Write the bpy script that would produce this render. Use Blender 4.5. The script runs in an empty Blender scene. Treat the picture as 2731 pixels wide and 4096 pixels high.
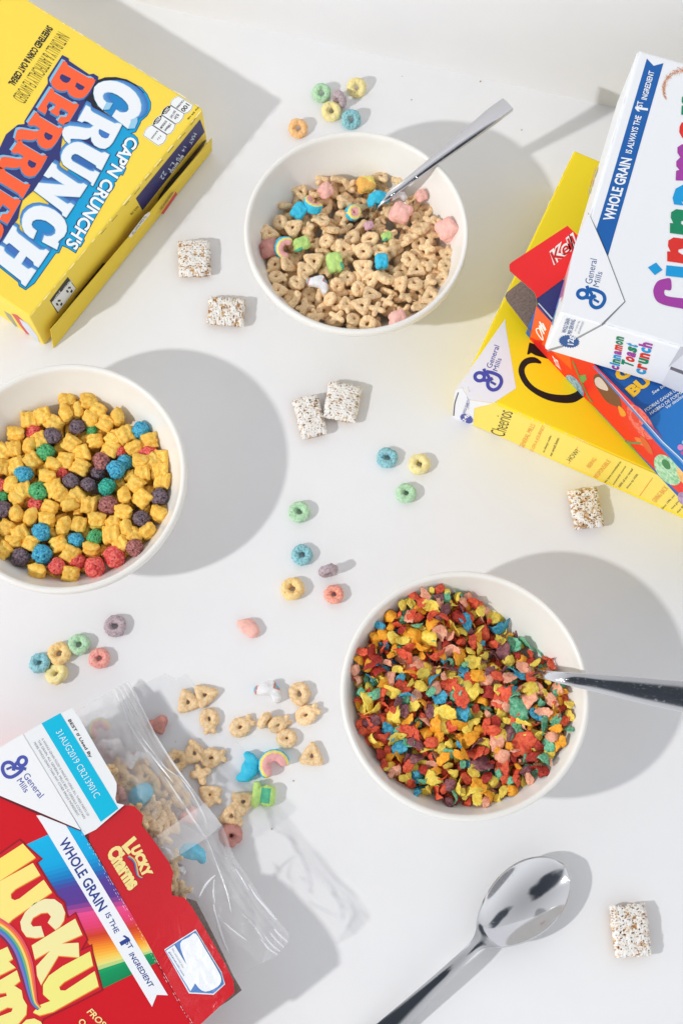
import bpy, bmesh, math, random
from mathutils import Vector, Matrix, noise, Euler

random.seed(11)
SC = bpy.context.scene
COL = SC.collection
CM = 0.01                       # everything below is written in centimetres

# ------------------------------------------------------------------ camera
F_PX, TILT, ROLL, CAM_H = 4927.2, math.radians(15.787), math.radians(4.713), 89.73   # focal length in photo px, tilt from straight down, roll, cm above table
_f = Vector((0, math.sin(TILT), -math.cos(TILT)))
_u = Vector((0, math.cos(TILT), math.sin(TILT)))
_x = Vector((1, 0, 0))
RIGHT = math.cos(ROLL) * _x + math.sin(ROLL) * _u
UP = -math.sin(ROLL) * _x + math.cos(ROLL) * _u
FWD = _f
CAM = Vector((0, 0, CAM_H))
cd = bpy.data.cameras.new('camera')
cam = bpy.data.objects.new('camera', cd)
COL.objects.link(cam)
cd.sensor_fit = 'VERTICAL'
cd.angle = 2 * math.atan(2048 / F_PX)
cd.clip_start, cd.clip_end = 0.05, 50
m = Matrix((RIGHT, UP, -FWD)).transposed().to_4x4()
m.translation = CAM * CM
cam.matrix_world = m
SC.camera = cam

# ------------------------------------------------------------------ light
LAMP = Vector((-121.9, -39.2, 106.2))
world = bpy.data.worlds.new('World')
SC.world = world
world.use_nodes = True
wn, wl = world.node_tree.nodes, world.node_tree.links
wn.clear()
wo = wn.new('ShaderNodeOutputWorld')
wb = wn.new('ShaderNodeBackground')
tc = wn.new('ShaderNodeTexCoord')
# a bright surround, with dark patches added for the spoons to mirror
def wmath(op, a, b=None):
    n = wn.new('ShaderNodeMath'); n.operation = op
    for i, v in enumerate((a, b)):
        if v is None: continue
        if isinstance(v, (int, float)): n.inputs[i].default_value = v
        else: wl.new(v, n.inputs[i])
    return n.outputs[0]
n1 = wn.new('ShaderNodeTexNoise'); n1.inputs['Scale'].default_value = 2.6; n1.inputs['Detail'].default_value = 2
wl.new(tc.outputs['Generated'], n1.inputs['Vector'])
warp = wn.new('ShaderNodeVectorMath'); warp.operation = 'MULTIPLY_ADD'; warp.inputs[1].default_value = (0.44, 0.44, 0.44)
wl.new(n1.outputs['Color'], warp.inputs[0]); wl.new(tc.outputs['Generated'], warp.inputs[2])
fac = None
for (dx, dy, dz), rad, dep in (((-0.34, -0.30, 0.89), 0.40, 0.95), ((0.66, 0.22, 0.72), 0.26, 0.93), ((-0.55, 0.60, 0.58), 0.18, 0.5)):
    ds = wn.new('ShaderNodeVectorMath'); ds.operation = 'DISTANCE'
    wl.new(warp.outputs[0], ds.inputs[0]); ds.inputs[1].default_value = (dx + 0.22, dy + 0.22, dz + 0.22)
    mrn = wn.new('ShaderNodeMapRange'); mrn.interpolation_type = 'SMOOTHSTEP'
    mrn.inputs[1].default_value = rad * 0.72; mrn.inputs[2].default_value = rad * 1.22; mrn.inputs[3].default_value = 1 - dep; mrn.inputs[4].default_value = 1.0
    wl.new(ds.outputs['Value'], mrn.inputs[0])
    fac = mrn.outputs[0] if fac is None else wmath('MULTIPLY', fac, mrn.outputs[0])
sxyz = wn.new('ShaderNodeSeparateXYZ'); wl.new(tc.outputs['Generated'], sxyz.inputs[0])
gr = wn.new('ShaderNodeMapRange'); gr.inputs[1].default_value = 0.15; gr.inputs[2].default_value = 1.0; gr.inputs[3].default_value = 1.45; gr.inputs[4].default_value = 0.72   # brighter low down than overhead, added to deepen crevices and light upright faces
wl.new(sxyz.outputs[2], gr.inputs[0])
st_ = wmath('MULTIPLY', gr.outputs[0], 0.83)
wl.new(st_, wb.inputs['Strength'])
mixw = wn.new('ShaderNodeMixRGB'); mixw.inputs[1].default_value = (0.045, 0.06, 0.085, 1); mixw.inputs[2].default_value = (0.955, 0.975, 1.0, 1)
wl.new(fac, mixw.inputs[0]); wl.new(mixw.outputs[0], wb.inputs['Color'])
wb.inputs['Strength'].default_value = 0.93
wl.new(wb.outputs['Background'], wo.inputs['Surface'])

ld = bpy.data.lights.new('studio_lamp', 'POINT')
ld.energy = 10.0
ld.shadow_soft_size = 0.03
ld.color = (1.0, 0.992, 0.975)
ld.use_nodes = True
ln, ll = ld.node_tree.nodes, ld.node_tree.links
ln.clear()
lo = ln.new('ShaderNodeOutputLight'); le = ln.new('ShaderNodeEmission'); lf = ln.new('ShaderNodeLightFalloff')
lf.inputs['Strength'].default_value = 1.0
LAMP_GAIN = ln.new('ShaderNodeMath'); LAMP_GAIN.operation = 'MULTIPLY'; LAMP_GAIN.inputs[1].default_value = 2.25
ll.new(lf.outputs['Constant'], LAMP_GAIN.inputs[0])
ll.new(LAMP_GAIN.outputs[0], le.inputs['Strength'])
ll.new(le.outputs[0], lo.inputs[0])
lamp = bpy.data.objects.new('studio_lamp', ld)
lamp.location = LAMP * CM
COL.objects.link(lamp)

SC.view_settings.view_transform = 'Standard'
SC.view_settings.look = 'None'
SC.view_settings.exposure = 0
SC.view_settings.gamma = 1
SC.view_settings.use_curve_mapping = False
SC.cycles.max_bounces = 10
SC.cycles.transparent_max_bounces = 16

# ------------------------------------------------------------------ helpers
MW = {}
TAB = Vector((0, 0, 0)), Vector((0, 0, 1))

def ray(p):
    a, b = (p[0] - 1365.5) / F_PX, -(p[1] - 2048) / F_PX
    return FWD + a * RIGHT + b * UP

def on(plane, p):
    """point of a photographed surface: the plane it lies in, and where the photo shows it"""
    d = ray(p)
    return CAM + d * ((plane[0] - CAM).dot(plane[1]) / d.dot(plane[1]))

def at(x, y, z=0.0):
    return on((Vector((0, 0, z)), Vector((0, 0, 1))), (x, y))

def D(x, y, z=0.0):
    return at(x / 0.57415, y / 0.57415, z)

def K(ox, oy, s):
    return lambda *pts: [(ox + p[0] / s, oy + p[1] / s) for p in pts]

def K1(ox, oy, s):
    return lambda x, y: (ox + x / s, oy + y / s)

def lin(c):
    return tuple(((v / 255) / 12.92 if v / 255 <= 0.04045 else ((v / 255 + 0.055) / 1.055) ** 2.4) for v in c)

_mats = {}
def mat(name, c, rough=0.5, spec=0.4, var=0.0, vscale=1.0, bump=0.0, bscale=1.0, metal=0.0, c2=None, lo_=0.4, hi=0.6, sss=0.0, sheen=0.0, detail=4.0):
    """principled surface; c is an sRGB colour, c2 a second colour mixed in by noise (scale per centimetre)"""
    key = (name, c, c2, rough, bump)
    if key in _mats: return _mats[key]
    mt = bpy.data.materials.new(name); mt.use_nodes = True
    N, L = mt.node_tree.nodes, mt.node_tree.links
    b = N['Principled BSDF']
    b.inputs['Base Color'].default_value = (*lin(c), 1)
    b.inputs['Roughness'].default_value = rough
    b.inputs['Metallic'].default_value = metal
    b.inputs['Specular IOR Level'].default_value = spec
    if sss:
        b.inputs['Subsurface Weight'].default_value = sss
        b.inputs['Subsurface Radius'].default_value = (0.004, 0.003, 0.002)
        b.inputs['Subsurface Scale'].default_value = 0.4
    tcn = N.new('ShaderNodeTexCoord')
    oi = N.new('ShaderNodeObjectInfo')
    off = N.new('ShaderNodeVectorMath'); off.operation = 'MULTIPLY_ADD'
    mul = N.new('ShaderNodeCombineXYZ')
    L.new(oi.outputs['Random'], mul.inputs[0]); L.new(oi.outputs['Random'], mul.inputs[1])
    off.inputs[1].default_value = (7, 13, 0)
    L.new(mul.outputs[0], off.inputs[0]); L.new(tcn.outputs['Object'], off.inputs[2])
    if c2:
        n = N.new('ShaderNodeTexNoise'); n.inputs['Scale'].default_value = vscale * 100; n.inputs['Detail'].default_value = detail
        n.inputs['Roughness'].default_value = 0.6
        L.new(off.outputs[0], n.inputs['Vector'])
        r = N.new('ShaderNodeValToRGB')
        r.color_ramp.elements[0].position = lo_; r.color_ramp.elements[0].color = (*lin(c2), 1)
        r.color_ramp.elements[1].position = hi; r.color_ramp.elements[1].color = (*lin(c), 1)
        L.new(n.outputs['Fac'], r.inputs['Fac'])
        src = r.outputs['Color']
        if var:
            hs = N.new('ShaderNodeHueSaturation')
            mr = N.new('ShaderNodeMapRange'); mr.inputs[3].default_value = 1 - var; mr.inputs[4].default_value = 1 + var
            L.new(oi.outputs['Random'], mr.inputs[0]); L.new(mr.outputs[0], hs.inputs['Value'])
            L.new(src, hs.inputs['Color']); src = hs.outputs['Color']
        L.new(src, b.inputs['Base Color'])
    if bump:
        n = N.new('ShaderNodeTexNoise'); n.inputs['Scale'].default_value = bscale * 100; n.inputs['Detail'].default_value = 5
        L.new(off.outputs[0], n.inputs['Vector'])
        bp = N.new('ShaderNodeBump'); bp.inputs['Strength'].default_value = min(1, bump); bp.inputs['Distance'].default_value = 0.002 * bump
        L.new(n.outputs['Fac'], bp.inputs['Height']); L.new(bp.outputs['Normal'], b.inputs['Normal'])
    _mats[key] = mt
    return mt

def ink(c, rough=0.42):
    return mat('printed_ink', tuple(c), rough=rough, spec=0.35, bump=0.06, bscale=5)

def tag(o, label=None, cat=None, group=None, kind=None):
    if label: o['label'] = label
    if cat: o['category'] = cat
    if group: o['group'] = group
    if kind: o['kind'] = kind
    return o

def thing(name, label, cat, loc, rotz=0.0, group=None):
    o = bpy.data.objects.new(name, None)
    o.empty_display_size = 0.02
    mtx = Matrix.Translation(Vector(loc) * CM) @ Matrix.Rotation(rotz, 4, 'Z')
    o.matrix_world = mtx; MW[o] = mtx
    COL.objects.link(o)
    return tag(o, label, cat, group)

def raw_mesh(name, verts, faces, mats, fm=None, smooth=False):
    me = bpy.data.meshes.new(name)
    me.from_pydata([tuple(v) for v in verts], [], faces)
    for mt in (mats if isinstance(mats, (list, tuple)) else [mats]): me.materials.append(mt)
    if fm: me.polygons.foreach_set('material_index', fm)
    if smooth: me.polygons.foreach_set('use_smooth', [True] * len(me.polygons))
    me.update()
    return me

def put(name, verts, faces, mats, parent=None, fm=None, smooth=False):
    """link a mesh given in world centimetres, as a child of parent when there is one"""
    if parent is not None:
        inv = MW[parent].inverted()
        vs = [inv @ (Vector(v) * CM) for v in verts]; base = Vector((0, 0, 0))
    else:
        zs = min(v[2] for v in verts)
        base = Vector((sum(v[0] for v in verts) / len(verts), sum(v[1] for v in verts) / len(verts), zs)) * CM
        vs = [Vector(v) * CM - base for v in verts]
    me = raw_mesh(name, vs, faces, mats, fm, smooth)
    o = bpy.data.objects.new(name, me)
    COL.objects.link(o)
    if parent is not None:
        o.parent = parent; MW[o] = MW[parent].copy()
    else:
        o.location = base; MW[o] = Matrix.Translation(base)
    return o

def evaluated(me, mods):
    """mesh after a list of (type, settings) modifiers"""
    o = bpy.data.objects.new('tmp', me); COL.objects.link(o)
    for ty, st in mods:
        md = o.modifiers.new(ty, ty)
        for k, v in st.items(): setattr(md, k, v)
    dg = bpy.context.evaluated_depsgraph_get(); dg.update()
    out = bpy.data.meshes.new_from_object(o.evaluated_get(dg))
    bpy.data.objects.remove(o)
    return out

def apply_to(o, mods):
    new = evaluated(o.data.copy(), mods)
    new.name = o.data.name
    o.data = new
    return o

def soften(o, w=0.12, seg=2):
    bm = bmesh.new(); bm.from_mesh(o.data)
    bmesh.ops.bevel(bm, geom=bm.edges[:], offset=w * CM, segments=seg, affect='EDGES', profile=0.5)
    bm.to_mesh(o.data); bm.free()

def catmull(pts, n=5, closed=True):
    out = []; N = len(pts)
    rng = range(N) if closed else range(N - 1)
    for i in rng:
        p0, p1, p2, p3 = [Vector(pts[(i + k) % N] if closed else pts[min(max(i + k, 0), N - 1)]) for k in (-1, 0, 1, 2)]
        for j in range(n):
            t = j / n
            out.append(0.5 * ((2 * p1) + (p2 - p0) * t + (2 * p0 - 5 * p1 + 4 * p2 - p3) * t * t + (3 * p1 - p0 - 3 * p2 + p3) * t ** 3))
    if not closed: out.append(Vector(pts[-1]))
    return out

def fill2d(polys, offset=0.0):
    """triangulated plane figure from closed outlines (inner ones are holes), optionally fattened"""
    cu = bpy.data.curves.new('c', 'CURVE'); cu.dimensions = '2D'; cu.fill_mode = 'BOTH'; cu.offset = offset
    for pl in polys:
        sp = cu.splines.new('POLY'); sp.points.add(len(pl) - 1); sp.use_cyclic_u = True
        for i, q in enumerate(pl): sp.points[i].co = (q[0], q[1], 0, 1)
    o = bpy.data.objects.new('c', cu)
    me = bpy.data.meshes.new_from_object(o)
    vs = [v.co.copy() for v in me.vertices]; fs = [tuple(p.vertices) for p in me.polygons]
    bpy.data.objects.remove(o); bpy.data.curves.remove(cu); bpy.data.meshes.remove(me)
    return vs, fs

def text2d(s, bold=0.0, shear=0.0):
    cu = bpy.data.curves.new('t', 'FONT'); cu.body = s; cu.size = 1.0; cu.offset = bold; cu.resolution_u = 3; cu.shear = shear
    o = bpy.data.objects.new('t', cu)
    me = bpy.data.meshes.new_from_object(o)
    vs = [v.co.copy() for v in me.vertices]; fs = [tuple(p.vertices) for p in me.polygons]
    bpy.data.objects.remove(o); bpy.data.curves.remove(cu); bpy.data.meshes.remove(me)
    return vs, fs

class Print:
    """ink on one flat panel of a carton; every figure is a thin layer lying on that panel"""
    def __init__(self, plane, lift=0.012):
        self.p, self.n = plane[0], plane[1].normalized()
        ref = Vector((1, 0, 0)) if abs(self.n.x) < 0.9 else Vector((0, 1, 0))
        self.U = (ref - self.n * ref.dot(self.n)).normalized(); self.V = self.n.cross(self.U)
        self.v, self.f, self.fm, self.mats = [], [], [], []
        self.lv, self.step = 0, lift
    def uv(self, px):
        q = on((self.p, self.n), px) - self.p
        return Vector((q.dot(self.U), q.dot(self.V)))
    def add(self, vs, fs, c, lv):
        mt = ink(c) if not isinstance(c, bpy.types.Material) else c
        if mt not in self.mats: self.mats.append(mt)
        k = self.mats.index(mt); b = len(self.v); h = self.step * lv
        self.v += [self.p + self.U * q[0] + self.V * q[1] + self.n * h for q in vs]
        self.f += [tuple(b + i for i in f) for f in fs]; self.fm += [k] * len(fs)
    def poly(self, pts, c, lv=1, holes=(), off=0.0, smooth=0, shift=(0, 0)):
        rings = []
        for r in [pts] + list(holes):
            r = [(q[0] + shift[0], q[1] + shift[1]) for q in r]
            if smooth: r = catmull(r, smooth)
            rings.append([self.uv(q) for q in r])
        vs, fs = fill2d(rings, off)
        self.add(vs, fs, c, lv)
    def stroke(self, pts, w, c, lv=1, closed=False, n=5):
        """pen stroke of width w (photo px)"""
        c2 = catmull(pts, n, closed) if n else [Vector(q) for q in pts]
        L = len(c2); vs = []
        for i, q in enumerate(c2):
            a, b = (c2[i - 1], c2[(i + 1) % L]) if closed else (c2[max(i - 1, 0)], c2[min(i + 1, L - 1)])
            t = (b - a); t = t / (t.length or 1); nn = Vector((-t.y, t.x)) * (w(i / L) if callable(w) else w) / 2
            e = Vector((0, 0))
            vs += [self.uv(q + nn), self.uv(q - nn)]
        fs = [(2 * i, 2 * i + 1, 2 * i + 3, 2 * i + 2) for i in range(L - 1)]
        if closed: fs.append((2 * L - 2, 2 * L - 1, 1, 0))
        mt0 = len(self.v)
        self.add(vs, fs, c, lv)
        for i in range(mt0, len(self.v)): self.v[i] = self.v[i] + self.n * (0.004 * (i - mt0) / max(1, len(vs)))
    def text(self, s, bl, br, tl, c, lv=2, bold=0.0, shear=0.0):
        vs, fs = text2d(s, bold, shear)
        if not vs: return
        x0, x1 = min(v.x for v in vs), max(v.x for v in vs); y0, y1 = min(v.y for v in vs), max(v.y for v in vs)
        a, b, t = self.uv(bl), self.uv(br), self.uv(tl)
        self.add([a + (b - a) * ((v.x - x0) / (x1 - x0)) + (t - a) * ((v.y - y0) / (y1 - y0)) for v in vs], fs, c, lv)
    def build(self, name, parent, label=None):
        o = put(name, self.v, self.f, self.mats, parent, self.fm)
        # faces look out of the panel
        me = o.data; nl = MW[parent].inverted().to_3x3() @ self.n
        bm = bmesh.new(); bm.from_mesh(me)
        for f in bm.faces:
            f.normal_update()
            if f.normal.dot(nl) < 0: f.normal_flip()
        bm.to_mesh(me); bm.free()
        if label: o['label'] = label
        return o

# ------------------------------------------------------------------ the setting
paper = mat('white_table_board', (238, 238, 239), rough=0.62, spec=0.25, c2=(234, 234, 236), vscale=0.12, bump=0.10, bscale=9, lo_=0.3, hi=0.7)
A0, B0 = D(300, 0), D(1395, 243)
wd = (B0 - A0).normalized(); wnrm = Vector((wd.y, -wd.x, 0))       # along the wall, and out of it
WA, WB = A0 - wd * 60, A0 + wd * 140
tbl = put('table', [WA, WB, WB + Vector((0, -190, 0)), WA + Vector((0, -190, 0))], [(0, 3, 2, 1)], paper)
tag(tbl, 'white matt table top', kind='structure')
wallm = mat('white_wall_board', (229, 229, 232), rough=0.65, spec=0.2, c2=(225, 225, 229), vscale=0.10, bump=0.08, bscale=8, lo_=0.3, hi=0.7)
g = -0.04
dn = Vector((0, 0, -3))
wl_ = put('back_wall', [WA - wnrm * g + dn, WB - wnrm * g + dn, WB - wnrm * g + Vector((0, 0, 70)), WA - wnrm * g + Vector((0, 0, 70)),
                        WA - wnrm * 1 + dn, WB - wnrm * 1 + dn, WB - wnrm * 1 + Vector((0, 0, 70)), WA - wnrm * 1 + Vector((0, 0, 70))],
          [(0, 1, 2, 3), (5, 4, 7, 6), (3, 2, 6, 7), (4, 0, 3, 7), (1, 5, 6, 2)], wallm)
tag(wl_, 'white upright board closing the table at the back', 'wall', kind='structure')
# ------------------------------------------------------------------ cartons
KRAFT = mat('kraft_board', (150, 132, 122), rough=0.85, spec=0.1, c2=(126, 108, 98), vscale=6, lo_=0.35, hi=0.65)
DARK = mat('carton_inside', (70, 52, 44), rough=0.9, spec=0.1)

class Carton:
    def __init__(self, name, label, A, B, zt, T, l, hint, c, rough=0.5, bevel=0.14, back=None):
        self.u = (B - A).normalized(); self.w = (B - A).length
        self.v = Vector((-self.u.y, self.u.x, 0))
        if (hint - A).dot(self.v) < 0: self.v = -self.v
        self.A, self.B, self.T, self.l = A, B, T, l
        base = A + self.u * self.w / 2 + self.v * l / 2; base.z = zt - T
        self.root = thing(name, label, 'cereal box', base, math.atan2(self.u.y, self.u.x), 'cereal boxes around the bowls')
        Z = Vector((0, 0, 1))
        self.front, self.end, self.side, self.side2 = (A, Z), (A, -self.v), (A, -self.u), (B, self.u)
        t0 = [A, B, B + self.v * l, A + self.v * l]
        b0 = [p - Z * T for p in t0]
        fcs = [(0, 1, 2, 3), (7, 6, 5, 4), (0, 4, 5, 1), (1, 5, 6, 2), (2, 6, 7, 3), (3, 7, 4, 0)]
        if (t0[1] - t0[0]).cross(t0[3] - t0[0]).z < 0: fcs = [tuple(reversed(f)) for f in fcs]
        board = mat('carton_board', tuple(c), rough=rough, spec=0.4, bump=0.10, bscale=3)
        self.body = put('carton', t0 + b0, fcs, board, self.root)
        soften(self.body, bevel)
    def pr(self, plane): return Print(plane)

def sheet(name, pts, m, parent, th=0.05, up=None):
    """a piece of thin board with the given outline (world points), thickness th"""
    pts = [Vector(p) for p in pts]
    n = Vector((0, 0, 0))
    for i in range(len(pts)): n += (pts[i] - pts[0]).cross(pts[(i + 1) % len(pts)] - pts[0])
    n.normalize()
    if n.dot(up or Vector((0, 0, 1))) < 0: pts.reverse(); n = -n
    N = len(pts)
    vs = pts + [p - n * th for p in pts]
    fs = [tuple(range(N)), tuple(reversed(range(N, 2 * N)))] + [(i, i + N, (i + 1) % N + N, (i + 1) % N) for i in range(N)]
    fs = [f if k < 2 else tuple(reversed(f)) for k, f in enumerate(fs)]
    fs = fs[:2] + [tuple(reversed(f)) for f in fs[2:]]
    ms, fm = (list(m), [0, 1] + [1] * N) if isinstance(m, (list, tuple)) else ([m], None)
    o = put(name, vs, fs, ms, parent, fm)
    return o

def sim(a, b, p, q):
    """similarity of the plane taking a to p and b to q"""
    za, zb, zp, zq = complex(*a), complex(*b), complex(*p), complex(*q)
    k = (zq - zp) / (zb - za)
    return (lambda pt: (lambda z: (z.real, z.imag))(zp + k * (complex(*pt) - za))), abs(k)

def g_logo(P, ring, big, c, lv=2, mirror=False):
    """a round blue script letter with a small ring and a big open loop"""
    f, k = sim((240, 645), (338, 688), ring, big)
    P.stroke([f((240 + 31 * math.cos(t), 645 + 27 * math.sin(t))) for t in [i * math.pi / 6 for i in range(12)]], 23 * k, c, lv, closed=True)
    P.stroke([f(q) for q in [(262, 668), (292, 668), (300, 648), (276, 612), (268, 592)]], 21 * k, c, lv + 0.4)
    P.stroke([f(q) for q in [(285, 612), (330, 622), (372, 645), (384, 682), (362, 722), (325, 734), (296, 712), (296, 676), (326, 656)]], 23 * k, c, lv + 0.8)
    P.stroke([f(q) for q in [(312, 680), (330, 690), (346, 700)]], 15 * k, c, lv + 1.2)

# ---- yellow box with the big slab lettering, top left
YEL = (244, 214, 74)
zt = 5.3
A, B = D(466, 249.5, zt), D(69, 728, zt)
cc = Carton('cereal_box', 'yellow cereal box with white and orange slab lettering, top left corner of the table', A, B, zt, zt - 0.02, 21.5, D(0, 0, zt), YEL)
rt = cc.root
P = Print(cc.front)
r1, r2, r3, r4, r5, r6 = K(300, 280, 4.6118), K(0, 200, 4.6118), K(0, 500, 4.6118), K(180, 540, 4.6118), K(0, 820, 4.6118), K(500, 380, 4.126)
WHITE, SKY, NAVY, INKB, CYAN, ORA = (232, 236, 240), (98, 165, 214), (44, 50, 112), (24, 26, 46), (0, 158, 210), (244, 96, 52)
MIDB = (60, 118, 190)
C1 = r1((520, 745), (440, 670), (380, 560), (352, 440), (370, 330), (440, 260), (540, 220), (660, 210), (780, 225), (900, 270), (1020, 340), (1120, 430), (1190, 540), (1225, 650), (1220, 760), (1180, 850), (1100, 905), (1035, 930), (1038, 975), (985, 1095), (695, 865), (770, 745), (830, 790), (900, 800), (965, 785), (1000, 740), (990, 660), (950, 600), (880, 530), (790, 470), (700, 430), (610, 418), (545, 440), (518, 490), (530, 550), (590, 615))
R_ = r1((215, 665), (290, 705), (300, 760), (340, 795), (740, 1000), (800, 990), (875, 1015), (820, 1130), (750, 1260), (700, 1350), (640, 1420), (560, 1465), (460, 1450), (370, 1400), (315, 1320), (305, 1240), (240, 1280), (185, 1292), (67, 1280), (-53, 1277), (-83, 1290), (-73, 1335), (-98, 1370), (-173, 1305), (-218, 1215), (-218, 1145), (-183, 1075), (-93, 1045), (67, 1060), (200, 1085), (290, 1085), (355, 1040), (250, 970), (180, 950), (140, 975), (60, 945))
Rh = r1((460, 1100), (580, 1160), (648, 1195), (620, 1260), (570, 1275), (500, 1250), (450, 1190), (445, 1130))
U_ = r4((470, 180), (540, 150), (620, 140), (700, 155), (1050, 345), (1110, 330), (1195, 375), (1050, 660), (960, 610), (950, 570), (620, 370), (560, 355), (505, 385), (485, 440), (515, 495), (840, 675), (910, 690), (925, 665), (1015, 710), (890, 950), (860, 930), (870, 890), (790, 830), (430, 620), (350, 560), (310, 470), (310, 390), (350, 290), (410, 220))
N_ = r4((145, 525), (220, 565), (225, 625), (265, 670), (615, 905), (680, 915), (715, 900), (785, 945), (650, 1155), (190, 1130), (420, 1285), (480, 1265), (545, 1310), (400, 1530), (330, 1490), (330, 1435), (270, 1380), (-190, 1035), (-100, 895), (375, 936), (130, 778), (70, 805), (-10, 755))
C2 = r5((625, 635), (560, 600), (470, 520), (420, 400), (420, 280), (460, 170), (540, 90), (640, 40), (760, 25), (900, 55), (1020, 110), (1130, 200), (1200, 290), (1240, 400), (1235, 500), (1190, 590), (1100, 660), (1075, 700), (1095, 725), (1060, 830), (790, 690), (830, 575), (880, 590), (960, 585), (1030, 540), (1040, 470), (1010, 410), (950, 360), (860, 300), (760, 275), (680, 275), (610, 310), (590, 370), (610, 430), (685, 485))
H_ = r5((250, 390), (315, 430), (312, 490), (350, 540), (740, 838), (815, 845), (855, 825), (915, 870), (720, 1160), (640, 1115), (630, 1060), (495, 950), (400, 1100), (530, 1195), (595, 1170), (675, 1220), (480, 1510), (410, 1460), (400, 1405), (0, 1090), (-60, 1040), (-60, 810), (20, 760), (85, 795), (88, 855), (130, 905), (275, 1010), (380, 865), (230, 740), (180, 705), (135, 735), (70, 690))
def blend(a, b, t): return tuple(a[i] + (b[i] - a[i]) * t for i in range(3))
# cyan ground behind the arc of small words
cy = r1((900, 250), (1080, 260), (1230, 330), (1330, 450), (1395, 600), (1390, 730), (1330, 840), (1215, 940), (1205, 980), (1120, 1140), (1020, 1175), (1090, 1200), (1150, 1260), (1170, 1350), (1130, 1440), (1050, 1510)) + \
     r4((1540, 460), (1530, 480), (1475, 590), (1495, 615), (1435, 740), (1390, 725), (1310, 860), (1275, 855), (1285, 930), (1250, 1000), (1190, 1070), (900, 1568)) + \
     r5((1545, 620), (1560, 655), (1490, 770), (1460, 760), (1400, 880), (1260, 790), (1150, 745), (1090, 880), (1030, 885), (640, 1440), (480, 1560), (365, 1490), (350, 1420), (0, 1140), (0, 900), (600, 700)) + r4((300, 800), (700, 400)) + r1((700, 900))
P.poly(cy, NAVY, 1, off=0.05)
P.poly(cy, CYAN, 2)
# navy ground behind the orange word
nv = r2((1155, 95), (1275, 160), (1280, 205), (1650, 455), (1730, 440), (1818, 495), (1815, 560)) + r1((360, 420), (330, 560), (200, 640)) + r3((1160, 200), (1130, 420), (1110, 700), (960, 760), (650, 1190), (420, 1400), (370, 1568)) + r5((340, 250), (60, 660), (0, 780), (-40, 780)) + r3((-60, 1000), (-60, 560)) + r2((120, 1560), (340, 1380), (460, 1370), (460, 1310), (890, 620), (885, 510))
P.poly(nv, NAVY, 3)
P.poly(r1((430, 190), (560, 140), (760, 135), (960, 180), (1120, 270), (1290, 430), (1200, 430), (900, 230), (640, 220), (450, 260), (360, 360), (345, 520), (420, 680), (560, 790), (690, 880), (680, 960), (240, 650), (180, 560), (310, 430), (340, 300)), INKB, 3.5)
def hull(pts):
    pts = sorted(set(pts)); lo, up = [], []
    for seq, out in ((pts, lo), (pts[::-1], up)):
        for p in seq:
            while len(out) > 1 and (out[-1][0] - out[-2][0]) * (p[1] - out[-2][1]) - (out[-1][1] - out[-2][1]) * (p[0] - out[-2][0]) <= 0: out.pop()
            out.append(p)
    return lo[:-1] + up[:-1]
for L, cfill in ((C1, (24, 132, 196)), (R_, NAVY), (U_, (52, 104, 176)), (N_, (56, 96, 170)), (C2, (24, 132, 196)), (H_, (62, 112, 190))):
    P.poly(hull(L), cfill, 3.8)
for L, sh, hl in ((C1, (24, -4), None), (R_, (6, -18), None), (U_, (-5, -14), None), (N_, (9, -13), None), (C2, (-7, -14), None), (H_, (9, -10), None)):
    P.poly(L, INKB, 4, off=0.07)
for L, sh, hl in ((C1, (27, -4), None), (R_, (2, -19), None), (U_, (-6, -12), None), (N_, (10, -14), None), (C2, (-8, -14), None), (H_, (10, -12), None)):
    for k in range(4, 0, -1):
        P.poly(L, blend(SKY, MIDB, k / 4), 5 + (4 - k) * 0.5, shift=(sh[0] * k / 4, sh[1] * k / 4), off=0.01)
    P.poly(L, (176, 214, 234), 7.2, holes=[Rh] if L is R_ else (), off=0.035)
    P.poly(L, WHITE, 8, holes=[Rh] if L is R_ else (), off=-0.012)
P.poly(Rh, MIDB, 7.6)
for hq in (r1((560, 600), (640, 615), (710, 620), (640, 740), (540, 748)), r1((1040, 930), (1160, 890), (1160, 970), (1110, 1090), (990, 1095))):
    P.poly(hq, (150, 200, 228), 7.9)
P.build('title_lettering', rt, 'white slab letters on cyan and navy')
# orange word
P = Print(cc.front)
Bq = r2((1180, 205), (1240, 235), (1265, 300), (1640, 520), (1713, 525), (1773, 564), (1733, 639), (1683, 729), (1623, 819), (1563, 879), (1483, 905), (1383, 889), (1300, 840), (1260, 780), (1255, 745), (1200, 765), (1130, 765), (1050, 740), (980, 680), (945, 600), (960, 560))
Bh = [r2((1150, 450), (1320, 530), (1290, 590), (1230, 620), (1160, 590), (1110, 530), (1115, 490)), r2((1423, 604), (1573, 689), (1533, 744), (1463, 744), (1393, 679))]
Eq = r2((945, 710), (1005, 740), (1015, 795), (1370, 1000), (1420, 990), (1470, 1020), (1225, 1425), (1070, 1330), (1120, 1240), (1230, 1240), (1270, 1160), (1140, 1080), (1095, 1140), (1110, 1190), (1070, 1235), (930, 1150), (960, 1105), (1000, 1090), (1040, 1020), (925, 950), (870, 1030), (885, 1100), (845, 1195), (695, 1100))
R1p = [(665, -233), (725, -198), (740, -148), (1090, 60), (1135, 45), (1190, 75), (1080, 280), (1030, 350), (960, 430), (860, 455), (770, 420), (710, 350), (690, 260), (620, 290), (540, 290), (420, 270), (390, 290), (330, 310), (280, 270), (300, 190), (330, 95), (400, 80), (520, 95), (640, 120), (710, 115), (755, 75), (640, 10), (575, 25), (515, -20)]
R1h = [(850, 135), (985, 205), (960, 270), (900, 290), (840, 250), (820, 190)]
mv = lambda pts, d: [(q[0] + d[0], q[1] + d[1]) for q in pts]
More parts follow.
